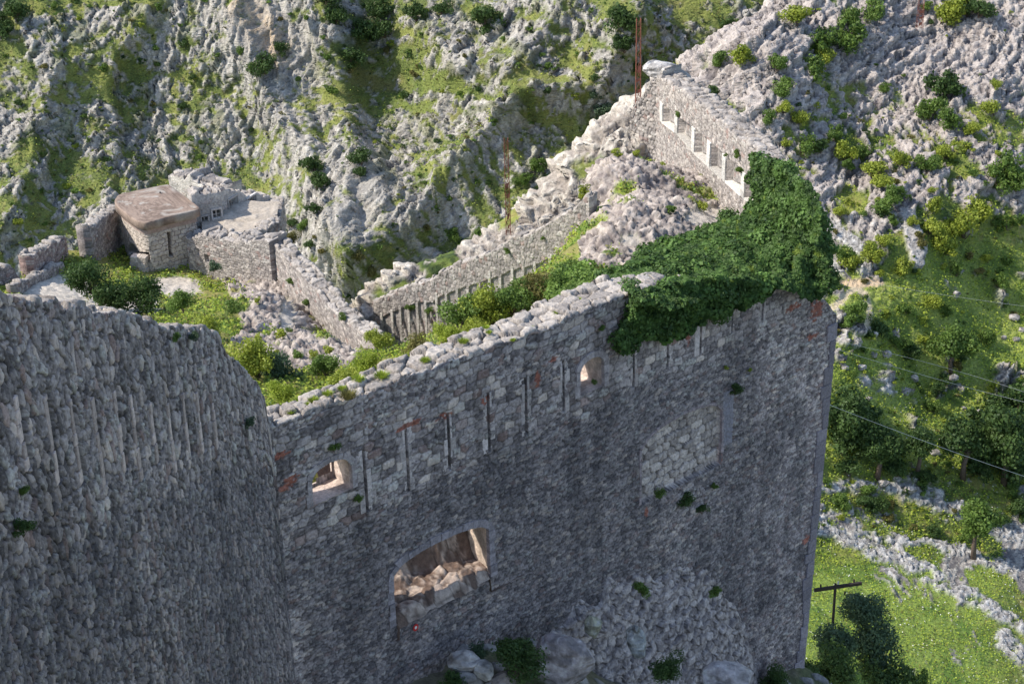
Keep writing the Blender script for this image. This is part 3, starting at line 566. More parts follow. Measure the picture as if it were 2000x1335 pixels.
# the ledge ends where the outer walls stand; beyond it the ground drops into the ravine
EDGE = [at(*q)[:2] for q in [(-140, 600, 67.5), (-30, 573, 70.), (68, 540, 72.7), (135, 506, 76.7), (182, 496, 77.), (245, 462, 81.), (345, 345, 85.), (545, 380, 84.), (560, 440, 77.), (600, 490, 74.), (700, 600, 68.5), (742, 635, 66.8), (748, 585, 73.), (860, 535, 70.), (1000, 465, 67.), (1135, 390, 64.8), (1150, 310, 72.), (1250, 220, 78.), (1290, 140, 80.), (1360, 180, 77.), (1500, 300, 68.5), (1560, 340, 66.), (1640, 600, 60.)]]
EDGE = EDGE+[np.array([14., 30.]), np.array([-40., 20.])]
def deco_g2(P, n, px, py):
    d, col, cut = deco_g(P, n, px, py); ins = pip(P[..., 0], P[..., 1], EDGE); return d, col, cut | ~ins
terrain('fort_ground', X, Y, gctl, deco_g2, m=M_RUBBLE)
# ------------------------------------------------------------------ rock ridge rising behind the inner wall
rctl = []
CR = [(760, 560, 77.), (860, 505, 78.), (940, 480, 79.), (1050, 405, 80.), (1120, 350, 80.), (1160, 290, 80.5), (1190, 250, 81.), (1240, 225, 81.5), (1290, 175, 82.)]
for q in CR:
    P = at(*q); rctl += [P, P+C3(-3., 5., -6.), P+C3(-6, 12, -15.), P+C3(1.4, -2.4, -2.6), P+C3(2.6, -5., -5.6), P+C3(-1, 1, -.6)]
rctl += [at(1290, 130, 84.)+C3(4, 4, -5)]
def deco_r(P, n, px, py):
    d, m, fine, big = karst(P, n, .14+.25*sm(py-(.0*px), 330, 480), .55, 1.5, 51, (.8, -.6, 0))
    col, gr, rk = ground_col(P, m, fine, big, 51); pk = mix(C3(.42, .37, .32), C3(.62, .57, .49), sm(fine, .3, .7)); col = mix(col, pk, m*.75)
    return d, col, None
xs = np.arange(-14, 14, .1); ys = np.arange(58, 92, .11); X, Y = np.meshgrid(xs, ys)
def deco_r2(P, n, px, py):
    d, col, c = deco_r(P, n, px, py); BB = [at(*q)[:2] for q in [(742, 585, 72.7), (860, 535, 69.9), (1000, 465, 67.), (1140, 385, 64.6), (1160, 300, 72.), (1290, 190, 78.6), (1400, 250, 78.), (1400, 250, 120.), (400, 250, 120.), (700, 600, 76.)]]
    ins = pip(P[..., 0], P[..., 1], BB); return d, col, ~ins
terrain('rock_ridge', X, Y, rctl, deco_r2)
# ------------------------------------------------------------------ inner walls of the fort
PK = (C3(.22, .20, .19), C3(.42, .38, .35), C3(.57, .51, .46))
# -- wall C: bare wall running back from the front, seen from above
wc = empty('rampart_wall', cA, 'long light grey wall with a rubble top running back from the middle of the fort', 'wall')
ctop = prof([(735, 676), (720, 663), (687, 638), (650, 607), (617, 568), (584, 532), (551, 496), (517, 466), (508, 458)], cA, cD, cN)
wallgrid('wall_face', wc, cA, cD, cN, np.linspace(-.5, cL+.1, 330), ctop, lambda u: ctop(u)-3.2, .72, stonepat(.22, .13, 101, .022, PK, joint=.35, stain=False), 90, dt=.045, topamp=.06, s=21, backdrop=7.)
# -- wall B: loopholed wall with pilasters and sloping sills
wb_ = empty('rampart_wall', bA, 'pale loopholed inner wall with a row of pilasters climbing behind the green bushes', 'wall')
PB = [744, 764, 780, 796, 813, 829, 851, 870, 891, 912, 934, 955, 975, 999, 1020, 1043, 1073, 1101]
pbu = [float(uz(x, 600-(x-745)*.42, bA, bD, bN)[0]) for x in PB]+[bL-.5]
ub_all = []
for u in pbu[:-1]: ub_all += [u-.07, u+.07]
nB_ = len(pbu)-1
def brec(U, Z):
    t = btop(U); d = t-Z; r = U*0
    for i in range(nB_):
        a, b = pbu[i]+.07, pbu[i+1]-.07; f = (U-a)/(b-a); dd = 1.+.9*(i/nB_)**1.5
        m = (U > a) & (U < b) & (d > dd*.8) & (d < dd+1.5)
        sill = dd+.35+.95*f; r = np.where(m & (d < sill), -.07, r); r = np.where(m & (d < sill-.05) & (d > sill-.05-.30*(1-f)) & (f > .35), -.25, r)
    return r
wallgrid('wall_face', wb_, bA, bD, bN, insert(np.linspace(-.4, bL+.3, 460), ub_all), btop, lambda u: btop(u)-4.2, .5, stonepat(.15, .2, 131, .02, PK, joint=.3, stain=False), 130, dt=.045, topamp=.09, s=31, backdrop=5., recess=brec)
for i in range(nB_):
    u = pbu[i]; t = float(btop(u)); mb = MB(); rng = np.random.default_rng(i); z = t-2.4-.9*(i/nB_)**1.5
    while z < t-.85-.9*(i/nB_)**1.5:
        h = .3+.3*rng.random(); mb.box(p3(bA, bD, bN, u, z+h/2, -.02), bD*.06, bN*(.028+.015*rng.random()), C3(0, 0, h/2-.006)); z += h
    mb.build('pilaster', M_STONE, wb_, col=C3(.46, .43, .395), bevel=.01)
# -- wall W: tall gable wall with six embrasures
K = C0+DF*LENF
ww = empty('gable_wall', wA, 'tall inner wall with a row of square embrasures and a crumbling top', 'wall')
wtop = prof([(1278, 165), (1286, 150), (1310, 166), (1355, 196), (1400, 234), (1439, 268), (1472, 295), (1500, 325), (1540, 372), (1560, 420), (1570, 480), (1578, 545)], wA, wD, wN)
up_ = prof([(1290, 199), (1295, 203), (1328, 232), (1358, 252), (1388, 279), (1424, 311), (1460, 343), (1500, 380)], wA, wD, wN)
lo_ = prof([(1290, 236), (1298, 241), (1325, 262), (1355, 297), (1385, 325), (1415, 352), (1445, 379), (1469, 400), (1500, 428)], wA, wD, wN)
PW = [1293, 1322, 1355, 1385, 1415, 1452, 1485]
pwu = [float(uz(x, 225+(x-1290)*.9, wA, wD, wN)[0]) for x in PW]
ed = []
for u in pwu: ed += [u-.22, u+.22]
def wrec(U, Z):
    r = U*0; hi = up_(U); lo = lo_(U)
    for i in range(6):
        a, b = pwu[i]+.22, pwu[i+1]-.22; f = (U-a)/(b-a); m = (U > a) & (U < b) & (Z < hi) & (Z > lo); r = np.where(m, -.26, r)
        g = (Z-lo)/(hi-lo+1e-6); r = np.where(m & (g < .34*f) & (g > .03), -.7, r)
    return r
wallgrid('wall_face', ww, wA, wD, wN, insert(np.linspace(-.6, wL, 620), ed), wtop, lambda u: wtop(u)-6.5, 1.05, stonepat(.24, .17, 151, .035, PK, joint=.4, stain=False, reds=[(.2, float(wtop(.2))-5.2, .6, .35)]), 220, dt=.06, topamp=.12, s=41, backdrop=10., recess=wrec, backbat=.055, Tf=lambda u: np.interp(u, [0, wL*.6, wL], [1.05, 1.0, .62]))
for i in range(7):
    u = pwu[i]; a = float(lo_(u))-.03; b = float(up_(u))+.03; mb = MB(); rng = np.random.default_rng(i+60); z = a
    while z < b-.02:
        h = min(.28+.3*rng.random(), b-z); mb.box(p3(wA, wD, wN, u, z+h/2, -.06), wD*.215, wN*(.11+.015*rng.random()), C3(0, 0, h/2-.006)); z += h
    mb.build('pier', M_STONE, ww, col=C3(.56, .54, .50), bevel=.015)
mb = MB()
for i in range(6):
    a, b = pwu[i]+.23, pwu[i+1]-.23
    mb.prism([p3(wA, wD, wN, a, float(lo_(a))-.04, .05), p3(wA, wD, wN, b, float(lo_(b))-.04, .05), p3(wA, wD, wN, b, float(lo_(b))+.05, .05), p3(wA, wD, wN, a, float(lo_(a))+.05, .05)], [p3(wA, wD, wN, a, float(lo_(a))-.04, -.4), p3(wA, wD, wN, b, float(lo_(b))-.04, -.4), p3(wA, wD, wN, b, float(lo_(b))+.05, -.4), p3(wA, wD, wN, a, float(lo_(a))+.05, -.4)])
mb.build('sill', M_STONE, ww, col=C3(.58, .55, .50))
# ragged far end of the gable wall
gA, gD, gN, gL = seg((1236, 226, 80.5), (1290, 152, 78.4))
ge = empty('ruined_wall_end', gA, 'crumbled masonry stub beside the tall rusty mast at the far end of the fort', 'wall')
gtop = prof([(1230, 236), (1238, 215), (1252, 185), (1268, 168), (1280, 152), (1296, 140)], gA, gD, gN)
wallgrid('wall_face', ge, gA, gD, gN, np.linspace(-.2, gL+.15, 60), gtop, lambda u: gtop(u)-4.5, 1.1, stonepat(.24, .17, 161, .06, PK, joint=.5, stain=False), 100, dt=.05, topamp=.3, s=43, backdrop=4)
# -- D: broad rubble wall in front of the terrace, right of the blockhouse
wd_ = empty('rampart_wall', dA, 'low thick rubble wall with small openings joining the blockhouse to the long bare wall', 'wall')
dtop = prof([(360, 458), (368, 464), (400, 462), (440, 470), (480, 474), (517, 470), (530, 480)], dA, dD, dN)
dwin = []
for x0, y0, x1, y1 in [(383, 484, 390, 498), (399, 497, 409, 514), (440, 540, 452, 560), (458, 548, 472, 566)]:
    a, zz1 = uz(x0, y0, dA, dD, dN); b, zz0 = uz(x1, y1, dA, dD, dN); dwin.append((float(a), float(b), float(zz0), float(zz1)))
def drec(U, Z):
    r = U*0
    for a, b, c, d in dwin: r = np.where((U > a) & (U < b) & (Z > c) & (Z < d), -.35, r)
    return r
wallgrid('wall_face', wd_, dA, dD, dN, insert(np.linspace(-.1, dL+.2, 190), [e for q in dwin for e in q[:2]]), dtop, lambda u: dtop(u)-2.6-.15*u, 1.0, stonepat(.20, .12, 171, .02, PK, joint=.3, stain=False), 130, dt=.06, topamp=.14, s=51, backdrop=1., recess=drec)
# terrace floor behind it
tz = at(455, 440, 78.)[2]
tp = [onz(*q, tz) for q in [(396, 462), (505, 460), (540, 428), (545, 392), (430, 392), (392, 410)]]
c_ = np.mean(tp, 0); cols = []; V = []; F_ = []
n_ = 26
for k in range(n_+1):
    for p in tp+[tp[0]]: q = c_+(p-c_)*k/n_; V.append(q)
# finer ring subdivision
ringp = []; 
for i in range(len(tp)): ringp += [tp[i]+(tp[(i+1) % len(tp)]-tp[i])*t for t in np.linspace(0, 1, 12, endpoint=False)]
ringp = np.array(ringp+[ringp[0]]); kk = np.linspace(0, 1, 40)[:, None, None]; V = c_+(ringp[None]-c_)*kk; nz = fbm2(V[..., 0]*2.5, V[..., 1]*2.5, 4, 3); V[..., 2] += .18*(nz-.5)
tf = mesh('terrace_ground', V.reshape(-1, 3), gridF(40, len(ringp)), M_RUBBLE, mix(C3(.36, .31, .25), C3(.50, .44, .37), nz).reshape(-1, 3)); tag(tf, kind='structure')
# -- E: thick parapet with a dark outer side
for (p, q, tt, lab) in [((484, 466, 75.8), (547, 434, 78.), [(480, 466), (490, 463), (520, 450), (547, 432), (552, 428)], 'thick broken parapet with a shaded blue-grey side at the front right of the terrace'), ((546, 436, 78.), (555, 389, 82.5), [(544, 444), (546, 434), (549, 420), (555, 388), (557, 380)], 'short pale parapet closing the far right end of the terrace above the ravine')]:
    A_, D_, n_, L_ = seg(p, q); tt_ = prof(tt, A_, D_, n_); o = empty('parapet_wall', A_, lab, 'wall', 'parapets round the terrace')
    wallgrid('wall_face', o, A_, D_, n_, np.linspace(-.15, L_+.15, 90), tt_, lambda u, f=tt_: f(u)-1.3, .6, stonepat(.2, .14, 181, .03, PK, joint=.45, stain=False), 60, dt=.05, topamp=.12, s=61, backdrop=5.)
# -- G: concrete casemate wall behind the blockhouse
def casemate(p, q, top, base, wins, T, label, s):
    A_, D_, n_, L_ = seg(p, q); tf_ = prof(top, A_, D_, n_); o = empty('casemate_wall', A_, label, 'wall', 'ruined casemate walls'); ws = []
    for x0, y0, x1, y1 in wins:
        a, z1 = uz(x0, y0, A_, D_, n_); b, z0 = uz(x1, y1, A_, D_, n_); ws.append((float(min(a, b)), float(max(a, b)), float(z0), float(z1)))
    def rec(U, Z):
        r = U*0
        for a, b, c, d in ws: r = np.where((U > a) & (U < b) & (Z > c) & (Z < d), -.5, r)
        return r
    us_ = np.linspace(-.1, L_+.1, 130); us_ = insert(us_, [e for w_ in ws for e in w_[:2]]) if ws else us_
    wallgrid('wall_face', o, A_, D_, n_, us_, tf_, lambda u: tf_(u)-base, T, stonepat(.5, .22, s, .012, (C3(.40, .38, .36), C3(.58, .55, .51), C3(.66, .62, .57)), joint=.12, stain=True), 90, dt=.05, topamp=.22, s=s, backdrop=2., recess=rec)
    for a, b, c, d in ws:
        mb = MB()
        for zc in (c-.04, d+.05): mb.box(p3(A_, D_, n_, (a+b)/2, zc, .0), D_*((b-a)/2+.07), n_*.05, C3(0, 0, .04))
        for uc in (a-.04, b+.04): mb.box(p3(A_, D_, n_, uc, (c+d)/2, .0), D_*.032, n_*.046, C3(0, 0, (d-c)/2))
        fr = mb.build('window_frame', M_CONC, o, col=C3(.52, .49, .46))
        mb = MB(); um = (a+b)/2; mb.box(p3(A_, D_, n_, um, (c+d)/2, -.12), D_*.025, n_*.03, C3(0, 0, (d-c)/2)); mb.box(p3(A_, D_, n_, um, c+(d-c)*.35, -.12), D_*(b-a)/2, n_*.025, C3(0, 0, .02)); mb.build('mullion', M_CONC, fr, col=C3(.5, .46, .42))
casemate((386, 452, 78.6), (434, 444, 79.), [(380, 385), (390, 378), (410, 374), (434, 374), (440, 374)], 3., [(394, 424, 407, 437), (415, 411, 432, 423)], .8, 'pale casemate wall with two dark windows just right of the blockhouse roof', 201)
casemate((433, 432, 79.4), (527, 408, 82.6), [(428, 372), (440, 370), (463, 373), (490, 379), (510, 376), (530, 384)], 2., [(446, 392, 464, 404), (482, 390, 500, 402)], .9, 'pale casemate wall with two dark embrasures at the back of the sandy terrace', 211)
casemate((338, 400, 85.), (436, 404, 83.), [(330, 346), (345, 344), (370, 350), (400, 362), (420, 369), (440, 372)], 3., [], 1.2, 'heap of broken pale masonry rising behind the blockhouse roof', 221)
# ------------------------------------------------------------------ blockhouse
zr = 50.2
RP = [(223, 390), (231, 379), (252, 374), (327, 358.5), (334, 362), (391, 404), (388, 409), (330, 422), (300, 431), (284, 435), (268, 432), (252, 422), (225, 400)]
rp = np.array([onz(*q, zr)[:2] for q in RP])
def smooth_poly(p, it=2):
    for _ in range(it): p = np.concatenate([[.8*p[i]+.2*p[(i+1) % len(p)], .2*p[i]+.8*p[(i+1) % len(p)]] for i in range(len(p))])
    return p
rc = smooth_poly(rp); cen = rc.mean(0)
def offset(p, d):
    n = len(p); t = np.roll(p, -1, 0)-np.roll(p, 1, 0); t /= np.linalg.norm(t, axis=1, keepdims=True)+1e-9; nn = np.stack([t[:, 1], -t[:, 0]], 1); s = np.sign(((p-cen)*nn).sum(1).mean()); return p+nn*s*d
hz = at(300, 547, 73.5)[2]
base = onz(300, 431, zr-.4); hz = zr-2.75
bh = empty('blockhouse', C3(cen[0], cen[1], hz), 'small square blockhouse of pale masonry under a thick flat brown concrete roof', 'building')
# roof slab with rounded edge
V = []; prof_ = [(-.12, -.37), (-.02, -.36), (0, -.345), (.0, -.05), (-.012, -.018), (-.04, -.004), (-.1, 0)]
for d, z in prof_: q = offset(rc, d); V += [[x, y, zr+z] for x, y in q]
for k in np.linspace(.96, 0, 60): q = cen+(offset(rc, -.1)-cen)*k; V += [[x, y, zr+.01*(1-k)] for x, y in q]
n = len(rc); rows = len(V)//n; V = np.array(V).reshape(rows, n, 3); V = np.concatenate([V, V[:, :1]], 1)
f1 = fbm2(V[..., 0]*1.4, V[..., 1]*1.4, 5, 2, .6); f2 = fbm2(V[..., 0]*11, V[..., 1]*11+V[..., 2]*9, 4, 3, .7)
f3 = fbm2(V[..., 0]*4+9, V[..., 1]*4, 4, 33); colr = mix(C3(.17, .125, .10), C3(.34, .26, .21), sm(f1*.4+f2*.6, .33, .64))*.9; colr = mix(colr, C3(.42, .40, .36), sm(f3, .60, .70)*.6); V[..., 2] += .006*(f2-.5)*(V[..., 2] > zr-.02); mesh('roof_slab', V.reshape(-1, 3), gridF(rows, n+1), M_CONC, colr.reshape(-1, 3), bh, smooth=False)
mb = MB(); hv = onz(313, 376, zr+.04); mb.tube([hv, hv+C3(0, 0, .02)], .05); mb.build('roof_vent', M_DARK, bh)
# walls
def ringwall(name, off, z0, z1, rows, colf, disp, m, step=.03, seln=None):
    q = offset(rc, off); q = np.vstack([q, q[:1]]); L = np.r_[0, np.cumsum(np.linalg.norm(np.diff(q, axis=0), axis=1))]; nu = int(L[-1]/step); t = np.linspace(0, L[-1], nu); x = np.interp(t, L, q[:, 0]); y = np.interp(t, L, q[:, 1])
    tx = np.gradient(x); ty = np.gradient(y); l = np.hypot(tx, ty); nx, ny = ty/l, -tx/l; s = np.sign(((x-cen[0])*nx+(y-cen[1])*ny).mean()); nx *= s; ny *= s
    T, Z = np.meshgrid(t, np.linspace(z0, z1, rows)); X_ = np.broadcast_to(x, T.shape); Y_ = np.broadcast_to(y, T.shape); P = np.stack([X_, Y_, Z], -1); px, py, _ = proj(P); d = disp(T, Z, px, py); P = P+np.stack([nx*np.ones_like(T), ny*np.ones_like(T), 0*T], -1)*d[..., None]
    return mesh(name, P.reshape(-1, 3), gridF(*T.shape), m, colf(T, Z, px, py).reshape(-1, 3), bh)
def hb(T, Z):
    wz = Z+.05*(fbm2(T*1.5, Z*1.5, 3, 4)-.5)*2; return cells(T, wz, .30, .19, 301, .55, 5.)
SLH = [(327, 453), (333, 453), (338, 500), (331, 501)]; BRK = [(254, 474), (262, 478), (272, 492), (291, 493), (292, 512), (286, 508), (285, 500), (262, 499), (256, 497), (250, 490)]
def hdisp(T, Z, px, py):
    e, r1, r2, r3 = hb(T, Z); d = .035*(sm(e, 0, .12)-1)+.03*(r1-.5)+.02*(fbm2(T*9, Z*9, 3, 5)-.5); d = np.where(pip(px, py, SLH), -.4, d); d = np.where(pip(px+3*(fbm2(T*4, Z*4, 2, 3)-.5), py, BRK), -1.0, d); return d
def hcol(T, Z, px, py):
    e, r1, r2, r3 = hb(T, Z); f = fbm2(T*7, Z*7, 4, 6); c = mix(C3(.44, .385, .34), C3(.64, .575, .51), np.clip(.5+.7*(r2-.5)+(f-.5), 0, 1)); c = mix(C3(.20, .17, .155), c, sm(e, .03, .10)); dk = pip(px, py, SLH) | pip(px, py, BRK); return np.where(dk[..., None], c*.25, c)  # slit and broken window darkened in colour, as shade inside the openings
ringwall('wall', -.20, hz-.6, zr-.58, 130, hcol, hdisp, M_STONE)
ringwall('lintel_band', -.17, zr-.62, zr-.33, 10, lambda T, Z, px, py: mix(C3(.30, .22, .19), C3(.42, .33, .29), fbm2(T*3, Z*6, 4, 7)), lambda T, Z, px, py: .01*(fbm2(T*5, Z*5, 3, 8)-.5), M_CONC)
# plinth / buttress under the broken corner
pb = onz(268, 500, zr-1.62); o2 = C3(cen[0], cen[1], 0)-pb*C3(1, 1, 0); o2 /= np.linalg.norm(o2); t2 = C3(-o2[1], o2[0], 0); mb = MB()
rng = np.random.default_rng(3)
for k in range(5):
    for j in range(2): mb.box(C3(pb[0], pb[1], zr-1.75-.26*k)+o2*.10+t2*(-.24+.36*j+.05*(k % 2)), t2*.175, o2*(.2+.01*rng.random()), C3(0, 0, .125))
mb.build('broken_plinth', M_STONE, bh, col=C3(.56, .50, .45), bevel=.015)
# ------------------------------------------------------------------ ruined walls on the left
def ruin(p, q, top, h, T, label, s, tones=PK, sx=.2, topamp=.12):
    A_, D_, n_, L_ = seg(p, q); tf_ = prof(top, A_, D_, n_); o = empty('ruined_wall', A_, label, 'wall', 'ruined outer walls'); wallgrid('wall_face', o, A_, D_, n_, np.linspace(0, L_, int(L_/.04)), tf_, lambda u: tf_(u)-h, T, stonepat(sx, .14, s, .035, tones, joint=.45, stain=False), 80, dt=.05, topamp=topamp, s=s, backdrop=3.)
PD = (C3(.20, .18, .175), C3(.38, .34, .33), C3(.5, .45, .42)); PR = (C3(.22, .16, .15), C3(.42, .33, .31), C3(.55, .48, .43))
ruin((182, 492, 76.), (245, 458, 80.), [(176, 445), (184, 441), (195, 432), (215, 420), (232, 407), (250, 398)], 2.2, .6, 'grey ruined wall stub standing just left of the blockhouse', 231, PD)
ruin((68, 536, 72.), (135, 502, 76.), [(64, 498), (72, 492), (88, 486), (110, 472), (125, 466), (136, 470), (140, 478)], 2.2, .55, 'reddish ruined wall stub with a pale broken end on the far left ledge', 241, PR)
ruin((-30, 568, 69.5), (40, 545, 71.6), [(-30, 520), (0, 518), (12, 520), (28, 526), (34, 540), (42, 545)], 2., .6, 'low grey wall remnant at the left edge of the frame', 251, PD)
ruin((30, 566, 69.), (125, 518, 74.), [(30, 556), (60, 545), (90, 530), (125, 512)], 1., .35, 'low rendered kerb wall along the foot of the reddish ruin', 261, PD, topamp=.04)
# ------------------------------------------------------------------ apron of rubble masonry and the slope at the foot of the front wall
AU = [uzp(*q) for q in [(1070, 1250), (1095, 1212), (1130, 1180), (1200, 1132), (1260, 1122), (1330, 1120), (1380, 1116), (1440, 1190), (1465, 1260), (1480, 1330), (1490, 1420)]]
au = np.array(AU)
def aptop(u): return np.interp(u, np.maximum.accumulate(au[:, 0]+np.arange(len(au))*1e-4), au[:, 1])
u0, u1 = au[0, 0]-.2, au[:, 0].max(); Ug, Tg = np.meshgrid(np.arange(u0, u1, .035), np.arange(0, 7.5, .035))
zt = aptop(Ug)+.65*(fbm2(Ug*1.5, Ug*0, 3, 77)-.5)*2; Zg = zt-Tg; e, r1, r2, r3 = cells(Ug+.3*(fbm2(Ug*1.5, Zg*1.5, 3, 2)-.5), Zg+.3*(fbm2(Ug*1.5+5, Zg*1.5, 3, 2)-.5), .33, .25, 401, .98, 2.4); f = fbm2(Ug*8, Zg*8, 4, 4); mdf = fbm2(Ug*.8, Zg*.8, 3, 6)
Wg = -.10+.13*(aptop(Ug)+.3-Zg)+.12*sm(e, 0, .12)+.15*(r1-.5)+.07*(f-.5)+.28*(mdf-.5)*sm(Tg, 0, 1); Wg = np.where(Tg < .05, -.1, Wg)
P = C0*C3(1, 1, 0)+Ug[..., None]*DF+Wg[..., None]*NF; P[..., 2] = Zg
cg = mix(C3(.22, .19, .19), C3(.56, .49, .47), np.clip(.5+.8*(r2-.5)+(f-.5)*1.8, 0, 1))*(1-.75*sm(e, .12, 0))[..., None]
ap = mesh('rubble_buttress', P.reshape(-1, 3), gridF(*Ug.shape), M_STONE, cg.reshape(-1, 3)); tag(ap, 'sloping apron of loose pale rubble masonry leaning against the foot of the front wall', 'buttress')
fg = [uzp(*q) for q in [(540, 1400), (700, 1390), (800, 1345), (860, 1318), (905, 1265), (1000, 1245), (1080, 1262), (1200, 1330), (1480, 1335), (1560, 1300), (1600, 1298)]]; fga = np.array(fg)
Ug, Wg = np.meshgrid(np.arange(-1, 22.2, .07), np.arange(-.2, 16, .07)); zb = np.interp(Ug, fga[:, 0], fga[:, 1]); f = fbm2(Ug*.7, Wg*.7, 5, 9); e, r1, r2, r3 = cells(Ug, Wg, .5, .5, 411, .95, 2.4)
Zg = zb-.10*Wg-.004*Wg**2-1.2*sm(Wg, 1, 5)+.7*(f-.5)+.12*sm(e, 0, .2)*(r1 > .6); P = C0*C3(1, 1, 0)+Ug[..., None]*DF+Wg[..., None]*NF; P[..., 2] = Zg
cg = mix(mix(C3(.10, .11, .05), C3(.17, .15, .10), sm(f, .4, .6)), mix(C3(.26, .24, .23), C3(.46, .43, .41), r2), (r1 > .6)*sm(e, .0, .1)*.9)
sg = mesh('slope_ground', P.reshape(-1, 3), gridF(*Ug.shape), M_RUBBLE, cg.reshape(-1, 3)); tag(sg, kind='structure'); register('slope_ground', P.reshape(-1, 3))
# rocky floor and cheek of the big gun port, going back into the rubble behind the wall
Ug, Wg = np.meshgrid(np.arange(ua3-.25, ub3+1.4, .035), np.arange(-4.6, .10, .035)); f = fbm2(Ug*1.3, Wg*1.3, 5, 19); g = fbm2(Ug*7, Wg*7, 4, 20); e, r1, r2, r3 = cells(Ug, Wg, .5, .45, 421, .95, 2.4)
Zg = zs3+.12+.20*(-Wg)+.9*(f-.5)*sm(-Wg, .1, 1.2)+.10*(g-.5)+.14*sm(e, 0, .25)*(r1-.2)+2.6*sm(Ug, ub3-.55, ub3+.5)*sm(-Wg, .9, 2.4); Zg = np.minimum(Zg+2.2*np.maximum(0, -Wg-.8-.8*sm(Ug, ub3, ua3)), zs3+4.2+.4*(f-.5)); Zg = np.where((Wg > -.15), np.where((Ug > ua3+.05) & (Ug < ub3-.05), Zg-.3*sm(Wg, -.15, .12), zs3-.6), Zg)
P = C0*C3(1, 1, 0)+Ug[..., None]*DF+Wg[..., None]*NF; P[..., 2] = Zg
gp = mesh('rock_floor', P.reshape(-1, 3), gridF(*Ug.shape), M_RUBBLE, (mix(C3(.15, .105, .085), C3(.44, .36, .31), sm(g*.6+f*.4+.35*(r2-.5), .36, .64))*(1-.5*sm(e, .08, 0))[..., None]).reshape(-1, 3), fw)
# ------------------------------------------------------------------ boulders
def boulder(name, c, r, label, cat, col, s, squash=(1, 1, .8), blocky=.5, group=None, tilt=0.):
    t, p = np.meshgrid(np.linspace(0, math.pi, 46), np.linspace(0, 2*math.pi, 91)); d = np.stack([np.sin(t)*np.cos(p), np.sin(t)*np.sin(p), np.cos(t)], -1)
    rng = np.random.default_rng(s); pl = rng.normal(size=(13, 3)); pl /= np.linalg.norm(pl, axis=1, keepdims=True); k = .72+.28*rng.random(13)
    R_ = np.min(np.where((d@pl.T) > .05, k/np.maximum(d@pl.T, .05), 9), -1); R_ = np.minimum(R_, 1.15); R_ = R_*blocky+(1-blocky)*.9+.10*(fbm3(d[..., 0]*3+s, d[..., 1]*3, d[..., 2]*3, 5, s)-.5)*2
    P = d*R_[..., None]*np.array(squash)*r; ct, st = math.cos(tilt), math.sin(tilt); P = np.stack([P[..., 0]*ct-P[..., 2]*st, P[..., 1], P[..., 0]*st+P[..., 2]*ct], -1)+c
    f = fbm3(P[..., 0]*3, P[..., 1]*3, P[..., 2]*3, 5, s); g = fbm3(P[..., 0]*9, P[..., 1]*9, P[..., 2]*9, 3, s+9)
    cc = mix(np.array(col)*.6, np.array(col)*1.15, sm(f, .35, .62)); cc = mix(cc, C3(.62, .60, .57), sm(g*.5+f*.5, .58, .68)*.8)
    o = mesh(name, P.reshape(-1, 3), gridF(*t.shape), M_ROCK, cc.reshape(-1, 3)); tag(o, label, cat, group); return o
for i, (x, y, Z, r, sq, lab, col) in enumerate([
    (1102, 1285, 54.8, .86, (1, .8, .95), 'large rounded grey boulder with white lichen patches left of the rubble apron', (.36, .32, .32)),
    (1243, 1252, 57.2, .56, (.55, .6, 1.), 'smooth grey slab of rock embedded in the middle of the rubble apron', (.36, .36, .35)),
    (1425, 1325, 58.2, .75, (1.1, .8, .6), 'pale smooth boulder at the bottom edge right of the rubble apron', (.46, .42, .41)),
    (903, 1290, 53.6, .42, (1.15, .8, .7), 'squared grey block lying below the big gun port', (.44, .40, .38)),
    (945, 1308, 53.5, .34, (.9, .8, .9), 'pale lichen-spotted rock beside the squared block', (.52, .49, .46)),
    (905, 1322, 53.4, .36, (1, .8, .6), 'dark grey stone under the squared block at the bottom edge', (.36, .34, .33)),
    (1158, 1222, 57.4, .4, (.7, .6, 1.), 'upright yellowish stone at the top left corner of the rubble apron', (.42, .40, .30)),
    (985, 1325, 53.8, .38, (1.1, .8, .7), 'brown-grey stone at the bottom edge left of the dark bush', (.30, .26, .24)),
    (1295, 135, 79.6, .62, (1.3, .9, .6), 'heap of grey rock crowning the far end of the gable wall', (.52, .50, .48)),
    (1320, 145, 79., .5, (1.2, .9, .6), 'flat pale rock on the top of the gable wall', (.54, .50, .46))]):
    boulder('boulder', at(x, y, Z), r, lab, 'rock', col, 500+i, sq, .8, tilt=.3*math.sin(i*2.))
for i, (x, y, r) in enumerate([(1862, 738, 9), (1790, 735, 8), (1770, 762, 10), (1735, 688, 9), (1708, 690, 7), (1680, 712, 8), (1980, 615, 9), (1985, 660, 6), (1830, 880, 9), (1720, 945, 9), (1780, 950, 10), (1880, 792, 5), (1905, 800, 6), (1655, 715, 6), (1995, 640, 7), (1965, 660, 5), (1700, 775, 6), (1870, 565, 6)]):
    P = surf('hillside', x, y+r*.5); Zp = (P-CAM)@FW; boulder('boulder', P+C3(0, 0, r/FPX*Zp*.3), r/FPX*Zp, 'pale limestone rock standing in the grass of the right hillside', 'rock', (.36, .335, .315), 540+i, (1.2, .9, .9), .9, 'rocks in the hillside grass')
